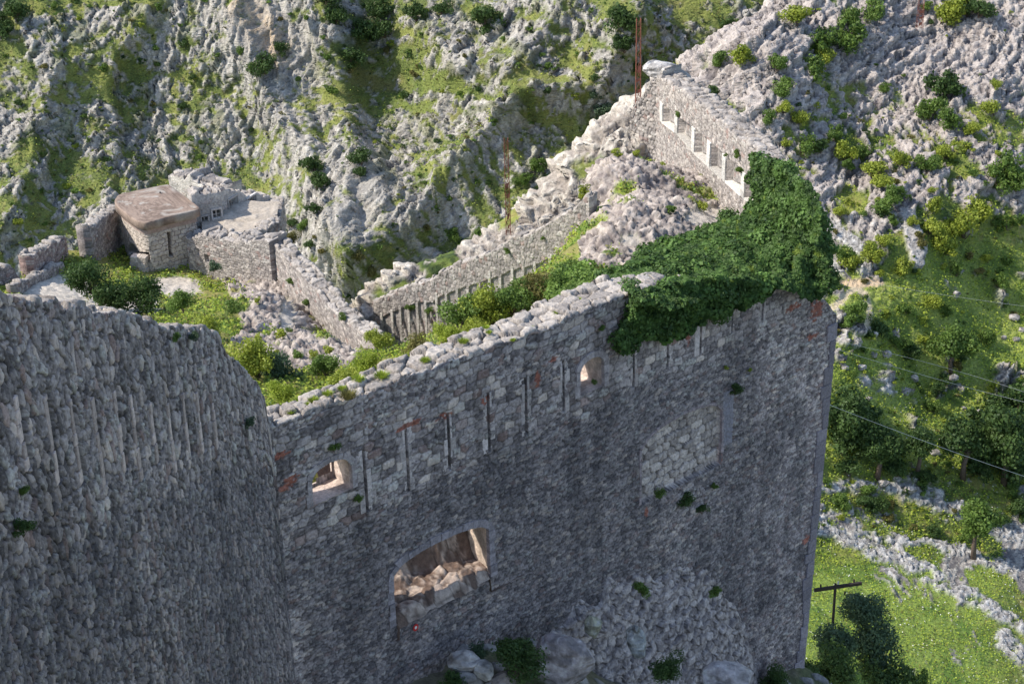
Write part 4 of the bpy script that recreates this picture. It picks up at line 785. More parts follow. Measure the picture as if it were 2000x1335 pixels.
# ------------------------------------------------------------------ foliage
DK = (C3(.028, .06, .02), C3(.10, .165, .045)); MD = (C3(.06, .11, .025), C3(.19, .29, .06)); YL = (C3(.15, .21, .03), C3(.42, .47, .07)); BL = (C3(.04, .075, .045), C3(.14, .21, .11)); BR = (C3(.17, .25, .03), C3(.40, .48, .06)); OL = (C3(.09, .09, .03), C3(.24, .22, .07))
def leafmesh(P, N, size, rng, cols, asp=.62, tip=None):
    n = len(P); r = rng.normal(size=(n, 3)); N = N+.55*rng.normal(size=(n, 3)); N /= np.linalg.norm(N, axis=1, keepdims=True)+1e-9
    T = np.cross(N, r); T /= np.linalg.norm(T, axis=1, keepdims=True)+1e-9; B = np.cross(N, T); s = (size*(.6+.8*rng.random(n)))[:, None] if np.isscalar(size) else size[:, None]
    V = np.stack([P-T*s, P-B*s*asp+N*s*.15, P+T*s, P+B*s*asp+N*s*.15], 1); c = np.repeat(cols[:, None], 4, 1)
    return V.reshape(-1, 3), np.arange(4*n).reshape(n, 4), c.reshape(-1, 3)
def crown(rng, nb=9, nl=900, flat=.8, spread=.74, size=.085, pal=MD, lo=.16, hi=.44):
    """leaf clumps gathered on irregular boughs, with gaps between them (unit crown centred on the origin)"""
    c = rng.normal(size=(nb, 3)); c /= np.linalg.norm(c, axis=1, keepdims=True); c *= (spread*rng.random(nb)**.5)[:, None]; c[:, 2] *= flat; r = lo+(hi-lo)*rng.random(nb)
    w_ = r**2; b = rng.choice(nb, nl, p=w_/w_.sum()); d = rng.normal(size=(nl, 3)); d /= np.linalg.norm(d, axis=1, keepdims=True); k = (1-.45*rng.random(nl)**2)*(1+.55*rng.random(nl)**6)
    cl = rng.random((nb, 40)); d2 = d+.35*rng.normal(size=(nl, 3)); P = c[b]+d2/np.linalg.norm(d2, axis=1, keepdims=True)*(r[b]*k*(.8+.35*vn3(d[:, 0]*3+b, d[:, 1]*3, d[:, 2]*3, 3)))[:, None]*C3(1, 1, flat+.1)
    t = np.clip(.35*rng.random(nl)+.35*cl[b, 0]+.35*vn3(P[:, 0]*5, P[:, 1]*5, P[:, 2]*5, 8), 0, 1); col = mix(pal[0], pal[1], t)
    return leafmesh(P, d, size, rng, col)+(c, r)
def make_bush(name, pal, seed, nl=700, size=.1, nb=9, flat=.75, stem=True, **k):
    rng = np.random.default_rng(seed); V, F, c, ce, ra = crown(rng, nb, nl, flat, size=size, pal=pal, **k); me = mesh(name, V, F, M_LEAF, c, None, False)
    return me.data, me, ce, ra
def stems_mesh(ce, seed, rad=.03, base=-.75):
    mb = MB(); rng = np.random.default_rng(seed)
    for c in ce[:7]: mid = C3(c[0]*.35, c[1]*.35, (c[2]+base)/2-.1); mb.tube([C3(0, 0, base), mid, c], [rad, rad*.7, rad*.3], 5)
    return mb
protos = {}
def proto(kind, v):
    if (kind, v) in protos: return protos[(kind, v)]
    pal = dict(d=DK, g=MD, y=YL, b=BL, r=BR, o=OL)[kind[0]]; det = kind[1] if len(kind) > 1 else 's'
    nl, size, nb = dict(s=(520, .12, 9), m=(1500, .075, 13), l=(4200, .048, 20))[det]
    me, o, ce, ra = make_bush('foliage', pal, 1000+ord(kind[0])*10+v+ord(det)*100, nl, size, nb); mb = stems_mesh(ce, v); st = mb.build('stem', M_BARK)
    bpy.data.objects.remove(o); sm_ = st.data; bpy.data.objects.remove(st); protos[(kind, v)] = (me, sm_); return protos[(kind, v)]
def put(name, me, parent, m=None):
    o = bpy.data.objects.new(name, me); COL.objects.link(o)
    if parent is not None: o.parent = parent
    return o
vcount = [0]
def bush(P, r, kind='g', label='green shrub', cat='shrub', group=None, name='shrub', sz=1., lift=.55, nv=4):
    vcount[0] += 1; rng = np.random.default_rng(vcount[0]); me, st = proto(kind, vcount[0] % nv)
    if len(kind) > 1:
        o = bpy.data.objects.new(name, None); COL.objects.link(o); put('foliage', me, o); put('stem', st, o)
    else: o = put(name, me, None)
    o.location = (P[0], P[1], P[2]+r*lift); o.scale = (r*(.9+.25*rng.random()), r*(.9+.25*rng.random()), r*sz*(.85+.3*rng.random())); o.rotation_euler = (.2*rng.normal(), .2*rng.normal(), rng.random()*6.28)
    return tag(o, label, cat, group)
PLACES = [((0, 0, 400, 200), 'at the upper left'), ((0, 200, 400, 620), 'left of the blockhouse'), ((400, 0, 620, 230), 'on the pale cliff at the top'), ((400, 230, 680, 450), 'on the cliff behind the blockhouse terrace'), ((620, 0, 780, 230), 'in the shaded gully at the top centre'), ((400, 450, 850, 640), 'in the ravine behind the bare grey wall'), ((680, 230, 850, 450), 'on the slope below the grassy bowl'), ((780, 0, 1100, 230), 'beside the grassy bowl'), ((850, 230, 1120, 560), 'around the shorter rusty mast'), ((1100, 0, 1330, 300), 'around the tall rusty mast'),
          ((1330, 0, 1560, 150), 'on the spur crest above the gable wall'), ((1300, 150, 1560, 400), 'on the rocks just behind the gable wall'), ((1560, 0, 1760, 200), 'on the rock slope at the top'), ((1760, 0, 2100, 110), 'around the stone platform at the top right'), ((1760, 110, 2100, 270), 'on the bare rocks at the upper right'), ((1560, 200, 1760, 400), 'on the ledges right of the gable wall'), ((1760, 270, 2100, 410), 'at the middle right edge rocks'), ((1560, 400, 1760, 540), 'left of the cobbled strip'), ((1760, 410, 2100, 540), 'right of the cobbled strip'), ((1560, 540, 1760, 700), 'around the sandy footpath'), ((1760, 540, 2100, 700), 'on the open green slope'), ((1560, 700, 1760, 930), 'in the thicket against the front wall'), ((1760, 700, 1880, 930), 'below the standing pale rocks'), ((1880, 700, 2100, 930), 'in the thicket at the right edge'), ((1560, 930, 2100, 1340), 'beside the scree bands')]
def place(x, y):
    for (a, b, c, d), t in PLACES:
        if a <= x < c and b <= y < d: return t
    return 'near the frame edge'
CN = dict(d='dark green', g='mid green', y='yellow-green', b='blue-green', o='olive')
def bush_auto(ter, x, y, r, k, far):
    lab = ('large ' if r > 29 else 'medium ' if r > 18 else 'small ')+CN[k[0]]+' shrub '+place(x, y)
    return bush_px(ter, x, y, r, k, lab, lab)
def bush_px(ter, x, y, rp, kind, label, group=None, **k):
    P = surf(ter, x, y+rp*.55); Z = (P-CAM)@FW; return bush(P, rp/FPX*Z*1.12, kind, label, 'shrub', group, **k)
# --- the far mountain
MTB = [(512, 130, 28, 'd'), (545, 88, 18, 'd'), (600, 318, 27, 'd'), (618, 350, 22, 'd'), (710, 303, 22, 'd'), (697, 335, 16, 'd'), (660, 28, 28, 'd'), (705, 62, 32, 'd'), (690, 112, 25, 'd'), (755, 55, 26, 'd'), (812, 22, 26, 'd'), (640, 0, 24, 'd'), (950, 40, 32, 'd'), (1205, 30, 34, 'd'), (1218, 88, 28, 'd'), (1180, 212, 30, 'b'), (1176, 242, 24, 'b'), (1160, 185, 20, 'b'),
       (880, 455, 17, 'g'), (902, 472, 15, 'g'), (942, 462, 18, 'g'), (985, 438, 16, 'g'), (784, 520, 20, 'd'), (792, 556, 20, 'd'), (1050, 320, 22, 'g'), (1022, 350, 18, 'g'), (8, 60, 28, 'd'), (28, 20, 25, 'd'), (1418, 45, 22, 'd'), (600, 478, 15, 'd'), (612, 400, 16, 'd'), (590, 432, 15, 'g'), (740, 22, 26, 'd'), (860, 12, 22, 'd'), (1240, 130, 18, 'd'), (900, 180, 10, 'g'), (470, 100, 14, 'g'), (380, 150, 10, 'd'), (570, 440, 14, 'd'), (820, 560, 15, 'o'), (700, 500, 16, 'o'), (720, 530, 15, 'o')]
for x, y, r, k in MTB: bush_auto('mountain_side', x, y, r, k+'m', 1)
def scatter(name, ter, n, x0, x1, y0, y1, tab, rmin, rmax, kinds, seed, lab, keep=40, bad=None):
    """scattered bushes: the largest as things of their own, the uncountable rest as one mass"""
    rng = np.random.default_rng(seed); L = []
    while len(L) < n:
        x, y = x0+rng.random()*(x1-x0), y0+rng.random()*(y1-y0)
        if rng.random() > float(table(np.array(x), np.array(y), *tab))*1.15+.04 or (bad and bad(x, y)): continue
        L.append((x, y, rmin+(rmax-rmin)*rng.random()**2.2, kinds[rng.integers(len(kinds))]))
    L.sort(key=lambda a: -a[2])
    for x, y, r, k in L[:keep]: bush_auto(ter, x, y, r, k, 0)
    pr = {}
    for k in set(kinds):
        for v in range(3):
            V, F, c, _, _ = crown(np.random.default_rng(50+v), 7, 240, .75, size=.15, pal=dict(d=DK, g=MD, y=YL, b=BL, o=OL)[k]); pr[k, v] = (V, c)
    VV = []; CC = []
    for i, (x, y, r, k) in enumerate(L[keep:]):
        P = surf(ter, x, y); R_ = r/FPX*float((P-CAM)@FW)*1.1; V, c = pr[k, i % 3]; a = rng.random()*6.28; ca, sa = math.cos(a), math.sin(a)
        VV.append(V@np.array([[ca, sa, 0], [-sa, ca, 0], [0, 0, 1]])*C3(R_*(.8+.5*rng.random()), R_, R_*(.7+.4*rng.random()))+P+C3(0, 0, R_*.4)); CC.append(c*(.8+.4*rng.random()))
    V = np.concatenate(VV); o = mesh(name, V, np.arange(len(V)).reshape(-1, 4), M_LEAF, np.concatenate(CC), None, False); return tag(o, lab, 'scrub', kind='stuff')
scatter('scrub_bushes', 'mountain_side', 620, -20, 1420, -20, 600, (0, 100, 0, 100, MT_COV), 3, 11, 'dggyodg', 77, 'countless small bushes dotted over the far mountainside', keep=35)
# --- scrub and herb cover, uncountable
def cover(name, ter, n, wfun, size, pals, up, seed, lab, h=.25, P_src=None):
    rng = np.random.default_rng(seed); P, _ = SURF[ter]; px, py, Z = proj(P); ok = np.nonzero((px > -60) & (px < 2060) & (py > -60) & (py < 1400))[0]; wv = wfun(px[ok], py[ok], P[ok])*Z[ok]**0; k = ok[rng.random(len(ok)) < wv*n/ max(wv.sum(), 1)]
    m = up; Q = np.repeat(P[k], m, 0); sp = size*2.2; Q = Q+rng.normal(size=Q.shape)*C3(sp, sp, sp*.5)+C3(0, 0, h*.5); N = np.tile(C3(0, -.3, 1), (len(Q), 1))
    pi = np.repeat(rng.integers(0, len(pals), len(k)), m); lo = np.array([p[0] for p in pals])[pi]; hi = np.array([p[1] for p in pals])[pi]; t = rng.random(len(Q))[:, None]
    V, F, c = leafmesh(Q, N, size, rng, lo*(1-t)+hi*t); o = mesh(name, V, F, M_LEAF, c*1.12, None, False); return tag(o, lab, 'ground cover', kind='stuff')
def gmask(col_src):
    return None
def greenness(ter):
    o = bpy.data.objects[ter]; a = o.data.color_attributes['Col']; c = np.empty(len(a.data)*4, np.float32); a.data.foreach_get('color', c); c = c.reshape(-1, 4); c = c[KEEP[ter]]; return np.clip((c[:, 1]-np.maximum(c[:, 0]*.98, c[:, 2]*1.25))*14, 0, 1)
GM = {t: greenness(t) for t in ('mountain_side', 'hillside', 'fort_ground')}
def gw(ter, extra=None):
    P, _ = SURF[ter]; G = GM[ter]; 
    def f(px, py, Pk):
        return G[idxs[0]]*(1 if extra is None else extra(px, py))
    idxs = [None]
    px, py, Z = proj(P); idxs[0] = np.nonzero((px > -60) & (px < 2060) & (py > -60) & (py < 1400))[0]; return f
cover('scrub', 'mountain_side', 22000, gw('mountain_side'), .10, [MD, DK, YL, OL], 2, 5, 'low scrub and herbs covering the far mountainside')
cover('scrub', 'hillside', 22000, gw('hillside', lambda x, y: sm(y, 1110, 1080)*1.+.0), .085, [YL, MD, BR, BR], 3, 6, 'low scrub and herbs covering the right hillside', h=.08)
cover('grass', 'hillside', 30000, gw('hillside', lambda x, y: sm(y, 900, 960)*(.3+sm(vn2(x/40, y/16, 8), .3, .8))), .06, [BR, BR, YL, OL], 2, 7, 'short meadow grass on the valley floor at lower right', h=.08)
WHT = (C3(.62, .62, .56), C3(.75, .75, .70))
cover('wildflowers', 'hillside', 2600, lambda x, y, P: sm(y, 620, 900)*(.15+sm(vn2(x/30, y/14, 4), .5, .8)), .055, [WHT], 1, 8, 'tiny white wildflowers dotted over the meadow')
cover('grass', 'fort_ground', 30000, gw('fort_ground'), .055, [YL, BR, MD, OL], 3, 9, 'rough grass and herbs growing inside the fort', h=.12)
# --- right hillside shrubs
HB = [(1640, 62, 38, 'g'), (1600, 82, 30, 'd'), (1700, 22, 27, 'g'), (1663, 38, 25, 'g'), (1555, 27, 28, 'y'), (1452, 108, 30, 'y'), (1470, 80, 20, 'y'), (1400, 116, 20, 'd'), (1512, 122, 22, 'g'), (1395, 181, 15, 'd'), (1520, 170, 22, 'g'), (1592, 138, 28, 'g'), (1610, 115, 20, 'y'), (1842, 165, 38, 'd'), (1822, 208, 32, 'd'), (1850, 232, 25, 'd'), (1735, 172, 13, 'g'), (1870, 22, 30, 'y'), (1840, 32, 26, 'y'), (1893, 10, 25, 'd'), (1905, 8, 28, 'd'),
      (1580, 278, 24, 'g'), (1602, 290, 18, 'd'), (1940, 205, 20, 'y'), (1945, 168, 13, 'y'), (1652, 302, 30, 'y'), (1700, 328, 25, 'y'), (1727, 352, 22, 'y'), (1690, 298, 20, 'g'), (1762, 310, 22, 'y'), (1722, 400, 26, 'g'), (1745, 378, 20, 'g'), (1800, 322, 24, 'g'), (1972, 322, 40, 'd'), (1948, 348, 30, 'd'), (1990, 355, 30, 'd'), (1872, 438, 38, 'y'), (1842, 472, 30, 'y'), (1905, 402, 28, 'y'), (1820, 440, 24, 'y'), (1960, 430, 22, 'g'),
      (1700, 492, 26, 'y'), (1722, 468, 18, 'y'), (1660, 512, 26, 'y'), (1642, 488, 20, 'g'), (1762, 522, 24, 'y'), (1668, 598, 22, 'g'), (1660, 625, 18, 'd'), (1722, 640, 24, 'd'), (1698, 655, 15, 'd'), (1770, 600, 18, 'g'), (1782, 690, 22, 'd'), (1765, 665, 18, 'g'), (1855, 600, 17, 'g'), (1822, 582, 20, 'y'), (1930, 655, 18, 'g'), (1945, 545, 15, 'd'), (1870, 520, 16, 'g'), (1920, 500, 14, 'y'),
      (1655, 795, 45, 'd'), (1640, 850, 40, 'd'), (1700, 800, 30, 'd'), (1830, 760, 18, 'd'), (1845, 740, 14, 'd'), (1820, 790, 18, 'g'), (1900, 830, 50, 'd'), (1950, 850, 58, 'd'), (1992, 800, 50, 'd'), (1985, 900, 45, 'd'), (1905, 900, 35, 'd'), (1950, 790, 35, 'd'), (1750, 920, 26, 'd'), (1650, 905, 28, 'd'), (1800, 930, 22, 'd'),
      (1700, 953, 20, 'g'), (1692, 977, 18, 'd'), (1722, 985, 22, 'd'), (1640, 978, 20, 'g'), (1830, 1030, 18, 'd'), (1992, 992, 26, 'd'), (1965, 1010, 18, 'd'), (1880, 1040, 14, 'g'), (1840, 300, 20, 'y'), (1900, 250, 16, 'y'), (1560, 230, 20, 'y'), (1500, 230, 16, 'g'), (1530, 210, 18, 'y'), (1640, 410, 16, 'y'), (1630, 260, 20, 'g'), (1830, 395, 24, 'y'), (1780, 430, 14, 'y')]
for x, y, r, k in HB: bush_auto('hillside', x, y, r*1.05, ('g' if k == 'd' and y < 700 and x % 3 else k)+'m', 0)
scatter('scrub_bushes', 'hillside', 560, 1320, 2020, -10, 1030, (1300, 100, 0, 100, HL_COV), 3.5, 14, 'gdyygo', 78, 'countless small bushes dotted over the right hillside', keep=45, bad=lambda x, y: y < 300-(x-1300)*.6 and x < 1560)
# --- trees
def tree(P, h, cr, kind, label, seed, group=None, trunk=.05, cz=.68, flat=.8, bare=False):
    o = empty('tree', P, label, 'tree', group); rng = np.random.default_rng(seed); pal = dict(d=DK, g=MD, y=YL, b=BL)[kind]
    V, F, c, ce, ra = crown(rng, 17, 4600, flat, .68, .055, pal, .18, .40); V = V*cr+C3(0, 0, h*cz); mesh('crown', V+C3(*P), F, M_LEAF, c, o, False)
    mb = MB(); top = C3(.06*h*rng.normal(), .06*h*rng.normal(), h*.5); mb.tube([C3(0, 0, -.3), top*.5+C3(.05*h*rng.normal(), 0, 0), top], [h*trunk, h*trunk*.75, h*trunk*.55], 8)
    for q in ce[:11]: e = q*cr+C3(0, 0, h*cz); mb.tube([top*(.6+.4*rng.random()), (top+e)/2+C3(0, 0, -.05*h), e], [h*trunk*.4, h*trunk*.25, h*trunk*.1], 5)
    V = np.array(mb.v)+C3(*P); mesh('trunk', V, mb.f, M_BARK, None, o); return o
for x, yb, hpx, cpx, k, lab, fl in [(1898, 1083, 112, 52, 'g', 'small round-crowned tree standing alone on the scree at lower right', .8), (1862, 722, 88, 50, 'g', 'loose green tree with twin stems beside a pale rock on the hillside', .75),
    (1718, 935, 110, 52, 'd', 'dark leafy tree with a slim pale trunk just right of the front wall', .8), (1785, 925, 95, 44, 'd', 'dark leafy tree in the thicket between two other thicket trees', .8), (1882, 935, 120, 60, 'd', 'large dark tree with a pale leaning trunk at the right edge thicket', .8), (1965, 940, 140, 66, 'd', 'largest dark thicket tree, cut by the right edge of the frame', .85), (1655, 880, 120, 55, 'd', 'dark tree tucked against the right end of the front wall', .9)]:
    P = surf('hillside', x, yb); Z = (P-CAM)@FW; s = Z/FPX; tree(P, hpx*s*1.1, cpx*s*1.05, k, lab, int(x), flat=fl)
# big dark shrubs beside the corner at the bottom right
for i, (x, y, Z, r, k, lab) in enumerate([(1690, 1190, 88., 1.5, 'b', 'tall loose dark shrub around the utility pole'), (1700, 1255, 87., 1.6, 'b', 'dark spreading shrub below the crossarm'), (1640, 1250, 84., 1.3, 'b', 'dark shrub touching the lower right corner of the front wall'), (1625, 1310, 82., 1.3, 'd', 'dark bush at the very foot of the wall corner'), (1720, 1320, 86., 1.6, 'd', 'dark bush on the bottom edge right of the wall'), (1570, 1325, 70., .9, 'd', 'dark bush on the bottom edge in front of the wall corner'), (1790, 1335, 90., 1.0, 'g', 'green bush cut by the bottom edge of the frame'), (1510, 1330, 66., .7, 'd', 'small dark bush beside the pale smooth boulder')]):
    P = at(x, y, Z); bush(P, r, k+'l', lab, lift=0)
# --- ivy on the right corner of the fort
def ivy(name, parts, label, pal=DK, size=.055, seed=3, n=26000):
    """parts: (polygon on the picture, surface function giving the distance at a pixel, density)"""
    rng = np.random.default_rng(seed); VV = []; FF = []; CC = []; k = 0; areas = []
    for poly, fn, den in parts:
        p = np.array(poly, float); x0, y0 = p.min(0)-14; x1, y1 = p.max(0)+14; a = (x1-x0)*(y1-y0); m = int(a*den); x = x0+(x1-x0)*rng.random(m); y = y0+(y1-y0)*rng.random(m)
        jx = x+12*(fbm2(x/18, y/18, 3, 5)-.5)*2; jy = y+16*(fbm2(x/16, y/22, 3, 6)-.5)*2; k_ = pip(jx, jy, poly); x = x[k_]; y = y[k_]
        Z = fn(x, y); bump = fbm2(x/34, y/30, 4, 15); lump = vn2(x/15., y/12., 16); Z = Z-.9*(bump-.35)*2*.55-.22*lump+.25*rng.random(len(x))**2
        P = at(x, y, Z); gx = fbm2((x+3)/34, y/30, 4, 15)-bump; gy = fbm2(x/34, (y+3)/30, 4, 15)-bump; N = -ray(x, y)*.6+C3(0, 0, .7)+RV*(-gx*4)[:, None]+UV*(gy*4)[:, None]
        t = np.clip(.25+.55*rng.random(len(x))*.8+.55*(lump-.5)+.5*(bump-.5), 0, 1); c = mix(pal[0]*1.1, pal[1]*1.15, t); yl = sm(vn2(x/9, y/9, 21), .78, .95)[:, None]; c = c*(1-yl)+C3(.17, .24, .04)*yl
        v, f, c = leafmesh(P, N, size, rng, c, .8); VV.append(v); FF.append(f+k); CC.append(c); k += len(v)
    for poly, fn, den in parts:      # bushy cushions standing out of the sheet
        p = np.array(poly, float); a = abs(np.sum(p[:, 0]*np.roll(p[:, 1], -1)-p[:, 1]*np.roll(p[:, 0], -1)))/2; nb = int(a/330)
        while nb > 0:
            x = rng.uniform(p[:, 0].min(), p[:, 0].max()); y = rng.uniform(p[:, 1].min(), p[:, 1].max())
            if not pip(np.array([x]), np.array([y]), poly)[0]: continue
            nb -= 1; Z = float(fn(np.array([x]), np.array([y]))[0]); c0 = at(x, y, Z+.02); r = .14+.28*rng.random()**1.5; m = int(900*r); d = rng.normal(size=(m, 3)); d /= np.linalg.norm(d, axis=1, keepdims=True); Q = c0+d*C3(1, 1, .8)*r*(.7+.5*rng.random((m, 1))); tn = rng.random(); t = np.clip(.15+.4*rng.random(m)+.4*tn, 0, 1); c = mix(pal[0]*1.1, pal[1]*(1.+.5*tn), t)
            v, f, c = leafmesh(Q, d+C3(0, 0, .3), size*(.8+.5*rng.random()), rng, c, .8); VV.append(v); FF.append(f+k); CC.append(c); k += len(v)
    o = mesh(name, np.concatenate(VV), np.concatenate(FF), M_LEAF, np.concatenate(CC), None, False); return tag(o, label, 'ivy')
def tpsZ(pts): f = tps([(a*.1, b*.1, c) for a, b, c in pts]); return lambda x, y: f(x*.1, y*.1)
def planeZ(A, n, off):
    def f(x, y): d = ray(x, y); return ((A+n*off-CAM)@n)/(d@n)
    return f
zmass = tpsZ([(1150, 545, 60.), (1200, 500, 62.), (1270, 455, 64.), (1350, 435, 64.5), (1400, 415, 65.), (1470, 400, 64.), (1550, 390, 62.8), (1600, 420, 61.4), (1615, 540, 60.), (1250, 560, 55.6), (1180, 560, 56.3), (1330, 560, 56.6), (1430, 560, 57.8), (1520, 560, 58.9), (1600, 585, 60.), (1380, 490, 60.), (1500, 470, 61.), (1280, 510, 59.5)])
ivy('ivy', [([(1462, 300), (1500, 312), (1545, 335), (1590, 365), (1605, 420), (1600, 470), (1500, 460), (1472, 400)], lambda x, y: planeZ(wA, wN, .22)(x, y), .55),
            ([(1150, 548), (1200, 525), (1270, 488), (1350, 455), (1400, 430), (1466, 402), (1560, 385), (1606, 410), (1620, 480), (1618, 560), (1600, 588), (1540, 572), (1500, 556), (1440, 575), (1380, 580), (1300, 600), (1250, 585), (1200, 545)], zmass, .55),
            ([(1240, 565), (1300, 560), (1400, 540), (1500, 540), (1510, 566), (1450, 600), (1385, 622), (1340, 652), (1290, 662), (1258, 655), (1240, 610)], lambda x, y: planeZ(C0, NF, .25)(x, y), .6),
            ([(1236, 600), (1258, 640), (1258, 668), (1230, 684), (1204, 678), (1208, 650), (1228, 620)], lambda x, y: planeZ(C0, NF, .16)(x, y), .6)],
    'mass of dark ivy smothering the right corner and hanging down the front wall', (C3(.014, .036, .014), C3(.12, .21, .05)))
ivy('creeper', [([(1060, 560), (1100, 530), (1150, 520), (1200, 535), (1250, 560), (1200, 575), (1150, 585), (1100, 600)], tpsZ([(1060, 580, 58.5), (1100, 530, 60.), (1150, 530, 60.), (1250, 560, 57.), (1150, 590, 56.6), (1100, 600, 56.4)]), .55)], 'bright green creeper spreading along the wall top left of the dark ivy', MD, .05, 13)
# --- planting inside the fort
def ib(x, y, Z, r, k, lab, group=None, **kw): return bush(at(x, y, Z), r, k+'l' if r > .45 else k+'m', lab, group=group, lift=0, **kw)
for a in [(172, 535, 69., .95, 'd', 'dark dense bush nearest the reddish ruin on the left ledge'), (235, 575, 69., 1.05, 'd', 'dark dense bush right below the blockhouse corner'), (282, 580, 69., .95, 'd', 'dark glossy bush on the left ledge, rightmost of three'),
          (545, 725, 60., .75, 'b', 'dark blue-green bush just behind the right end of the left wall'), (490, 705, 59., .85, 'y', 'bright yellow-green bush beside the dark blue-green bush'), (545, 765, 57., .5, 'r', 'lime green bush squeezed between the left wall and the front wall top'),
          (632, 712, 60., .65, 'g', 'mid green bush below the rubble slope'), (668, 742, 57., .6, 'y', 'yellow-green bush growing behind the front wall coping'), (712, 722, 58., .6, 'r', 'low lime green clump behind the front wall coping'),
          (738, 662, 62., .55, 'y', 'leafy yellow-green bush covering the near end of the bare grey wall'), (815, 680, 56.5, .62, 'o', 'olive bush spilling over the coping in the middle of the front wall'), (850, 690, 56., .4, 'y', 'yellow-olive bush right of the olive coping bush'), (790, 705, 55.5, .4, 'y', 'low yellow-green bush on the coping left of the olive bush'),
          (905, 612, 59., .95, 'g', 'feathery pale green bush in front of the loopholed wall'), (955, 598, 59., .95, 'y', 'bright green bush behind the front wall, left of the tallest bush'), (1005, 580, 59., .9, 'g', 'dense green bush in the middle of the strip behind the front wall'), (1045, 560, 59.5, .75, 'o', 'olive brown bush in the strip behind the front wall'), (1080, 566, 59., .8, 'g', 'green bush beside the bright creeper'), (1125, 530, 61., .75, 'g', 'tall green bush with red flowers at the foot of the rubble mound'),
          (930, 640, 57., .5, 'y', 'low yellow-green bush close behind the coping stones'), (870, 650, 58., .5, 'r', 'pale yellow-green grassy clump behind the coping stones'),
          (562, 468, 76., .5, 'o', 'reddish olive shrub on top of the far end of the bare grey wall'), (1295, 325, 75., .28, 'y', 'small yellow-green bush at the foot of the gable wall'), (1188, 345, 70., .3, 'd', 'dark green plant in a hollow of the pale rubble mound'), (400, 645, 60., .6, 'y', 'yellow-green bush rising behind the crest of the left wall'), (350, 590, 65., .55, 'g', 'green weedy clump right of the dark bushes'),
          (452, 600, 67., .4, 'g', 'green bush at the left edge of the rubble slope'), (420, 520, 73.2, .3, 'b', 'grey-green plant hanging on the low thick wall'), (1022, 1285, 53.4, .95, 'd', 'dark bush standing left of the large lichen-patched boulder'), (1305, 1300, 56.2, .62, 'd', 'dark feathery bush on the lower part of the rubble apron'), (1255, 1150, 58.2, .33, 'g', 'green shrub at the top edge of the rubble apron'), (1398, 1155, 60., .28, 'g', 'small green shrub at the upper right edge of the rubble apron'),
          (880, 1325, 53., .45, 'd', 'dark bush at the bottom edge under the squared block'), (935, 1270, 54., .3, 'b', 'dark blue-green weed behind the squared block')]: ib(*a)
ib(1147, 722, 57.6, .55, 'r', 'lime green leaves seen through the right arched window')
# plants rooted in the wall faces
def wp(x, y, r, k, lab, A=C0, n=NF, off=.08, group='plants rooted in the front wall'):
    P = onplane(np.array(float(x)), np.array(float(y)), A+n*off, n); bush(P, r, k+'m', lab, group=group, lift=0)
for x, y, r, k, lab in [(1340, 975, .33, 'd', 'larger dark tuft of leaves below the blocked arch'), (1372, 992, .28, 'd', 'dark leaf tuft below the blocked arch, lower right of the larger one'), (1395, 948, .15, 'g', 'small green sprig at the lower right of the blocked arch'), (1288, 962, .2, 'g', 'faint green plant at the lower left of the blocked arch'), (1437, 760, .26, 'd', 'green plant on the bare wall above right of the blocked arch'), (652, 873, .17, 'g', 'green sprig over the left arched window'), (700, 972, .2, 'g', 'green plant at the lower right of the left arched window'), (1175, 640, .13, 'g', 'green plant near the wall top above the right arched window'), (1160, 745, .12, 'g', 'weed on the sill of the right arched window'), (1418, 718, .1, 'y', 'yellow-green lichen-like weed on the upper right of the front wall'), (1465, 722, .1, 'y', 'yellow weed right of the similar weed on the upper front wall'), (1325, 1245, .15, 'g', 'small green weed in the middle of the rubble apron')]: wp(x, y, r, k, lab)
for x, y, r, k, lab in [(345, 658, .14, 'g', 'green plant under the crest of the left wall'), (378, 655, .15, 'b', 'blue-green plant under the right part of the left wall crest'), (487, 825, .17, 'b', 'dark plant near the right end of the left wall'), (48, 955, .12, 'g', 'green tuft below the first loophole of the left wall'), (42, 1030, .2, 'd', 'dark hanging plant low at the left edge of the left wall')]: wp(x, y, r, k, lab, C0, NL, .1, 'plants rooted in the left wall')
# small weeds on the inner walls and the mound
for x, y, A, n in [(515, 513, cA, cN), (566, 548, cA, cN), (668, 618, cA, cN), (598, 590, cA, cN), (800, 600, bA, bN), (838, 605, bA, bN), (990, 490, bA, bN), (1060, 465, bA, bN), (1322, 222, wA, wN), (1418, 302, wA, wN), (1447, 332, wA, wN), (1440, 300, wA, wN), (1345, 375, wA, wN)]: wp(x, y, .16+.06*math.sin(x), 'g', 'small green weed rooted in an inner wall of the fort', A, n, .08, 'weeds on the inner walls')
rng = np.random.default_rng(9)
for x, y in [(1370, 400), (1305, 410), (1200, 300), (1140, 368), (1142, 385), (1165, 395), (1240, 300), (500, 590), (560, 640), (548, 655), (530, 700), (580, 690), (610, 690), (500, 660), (640, 680), (650, 560)]:
    P = surf('fort_ground', x, y); bush(P, .16+.14*rng.random(), 'gyy'[rng.integers(3)], 'small weed growing among the rubble inside the fort', group='weeds in the rubble', lift=.3)
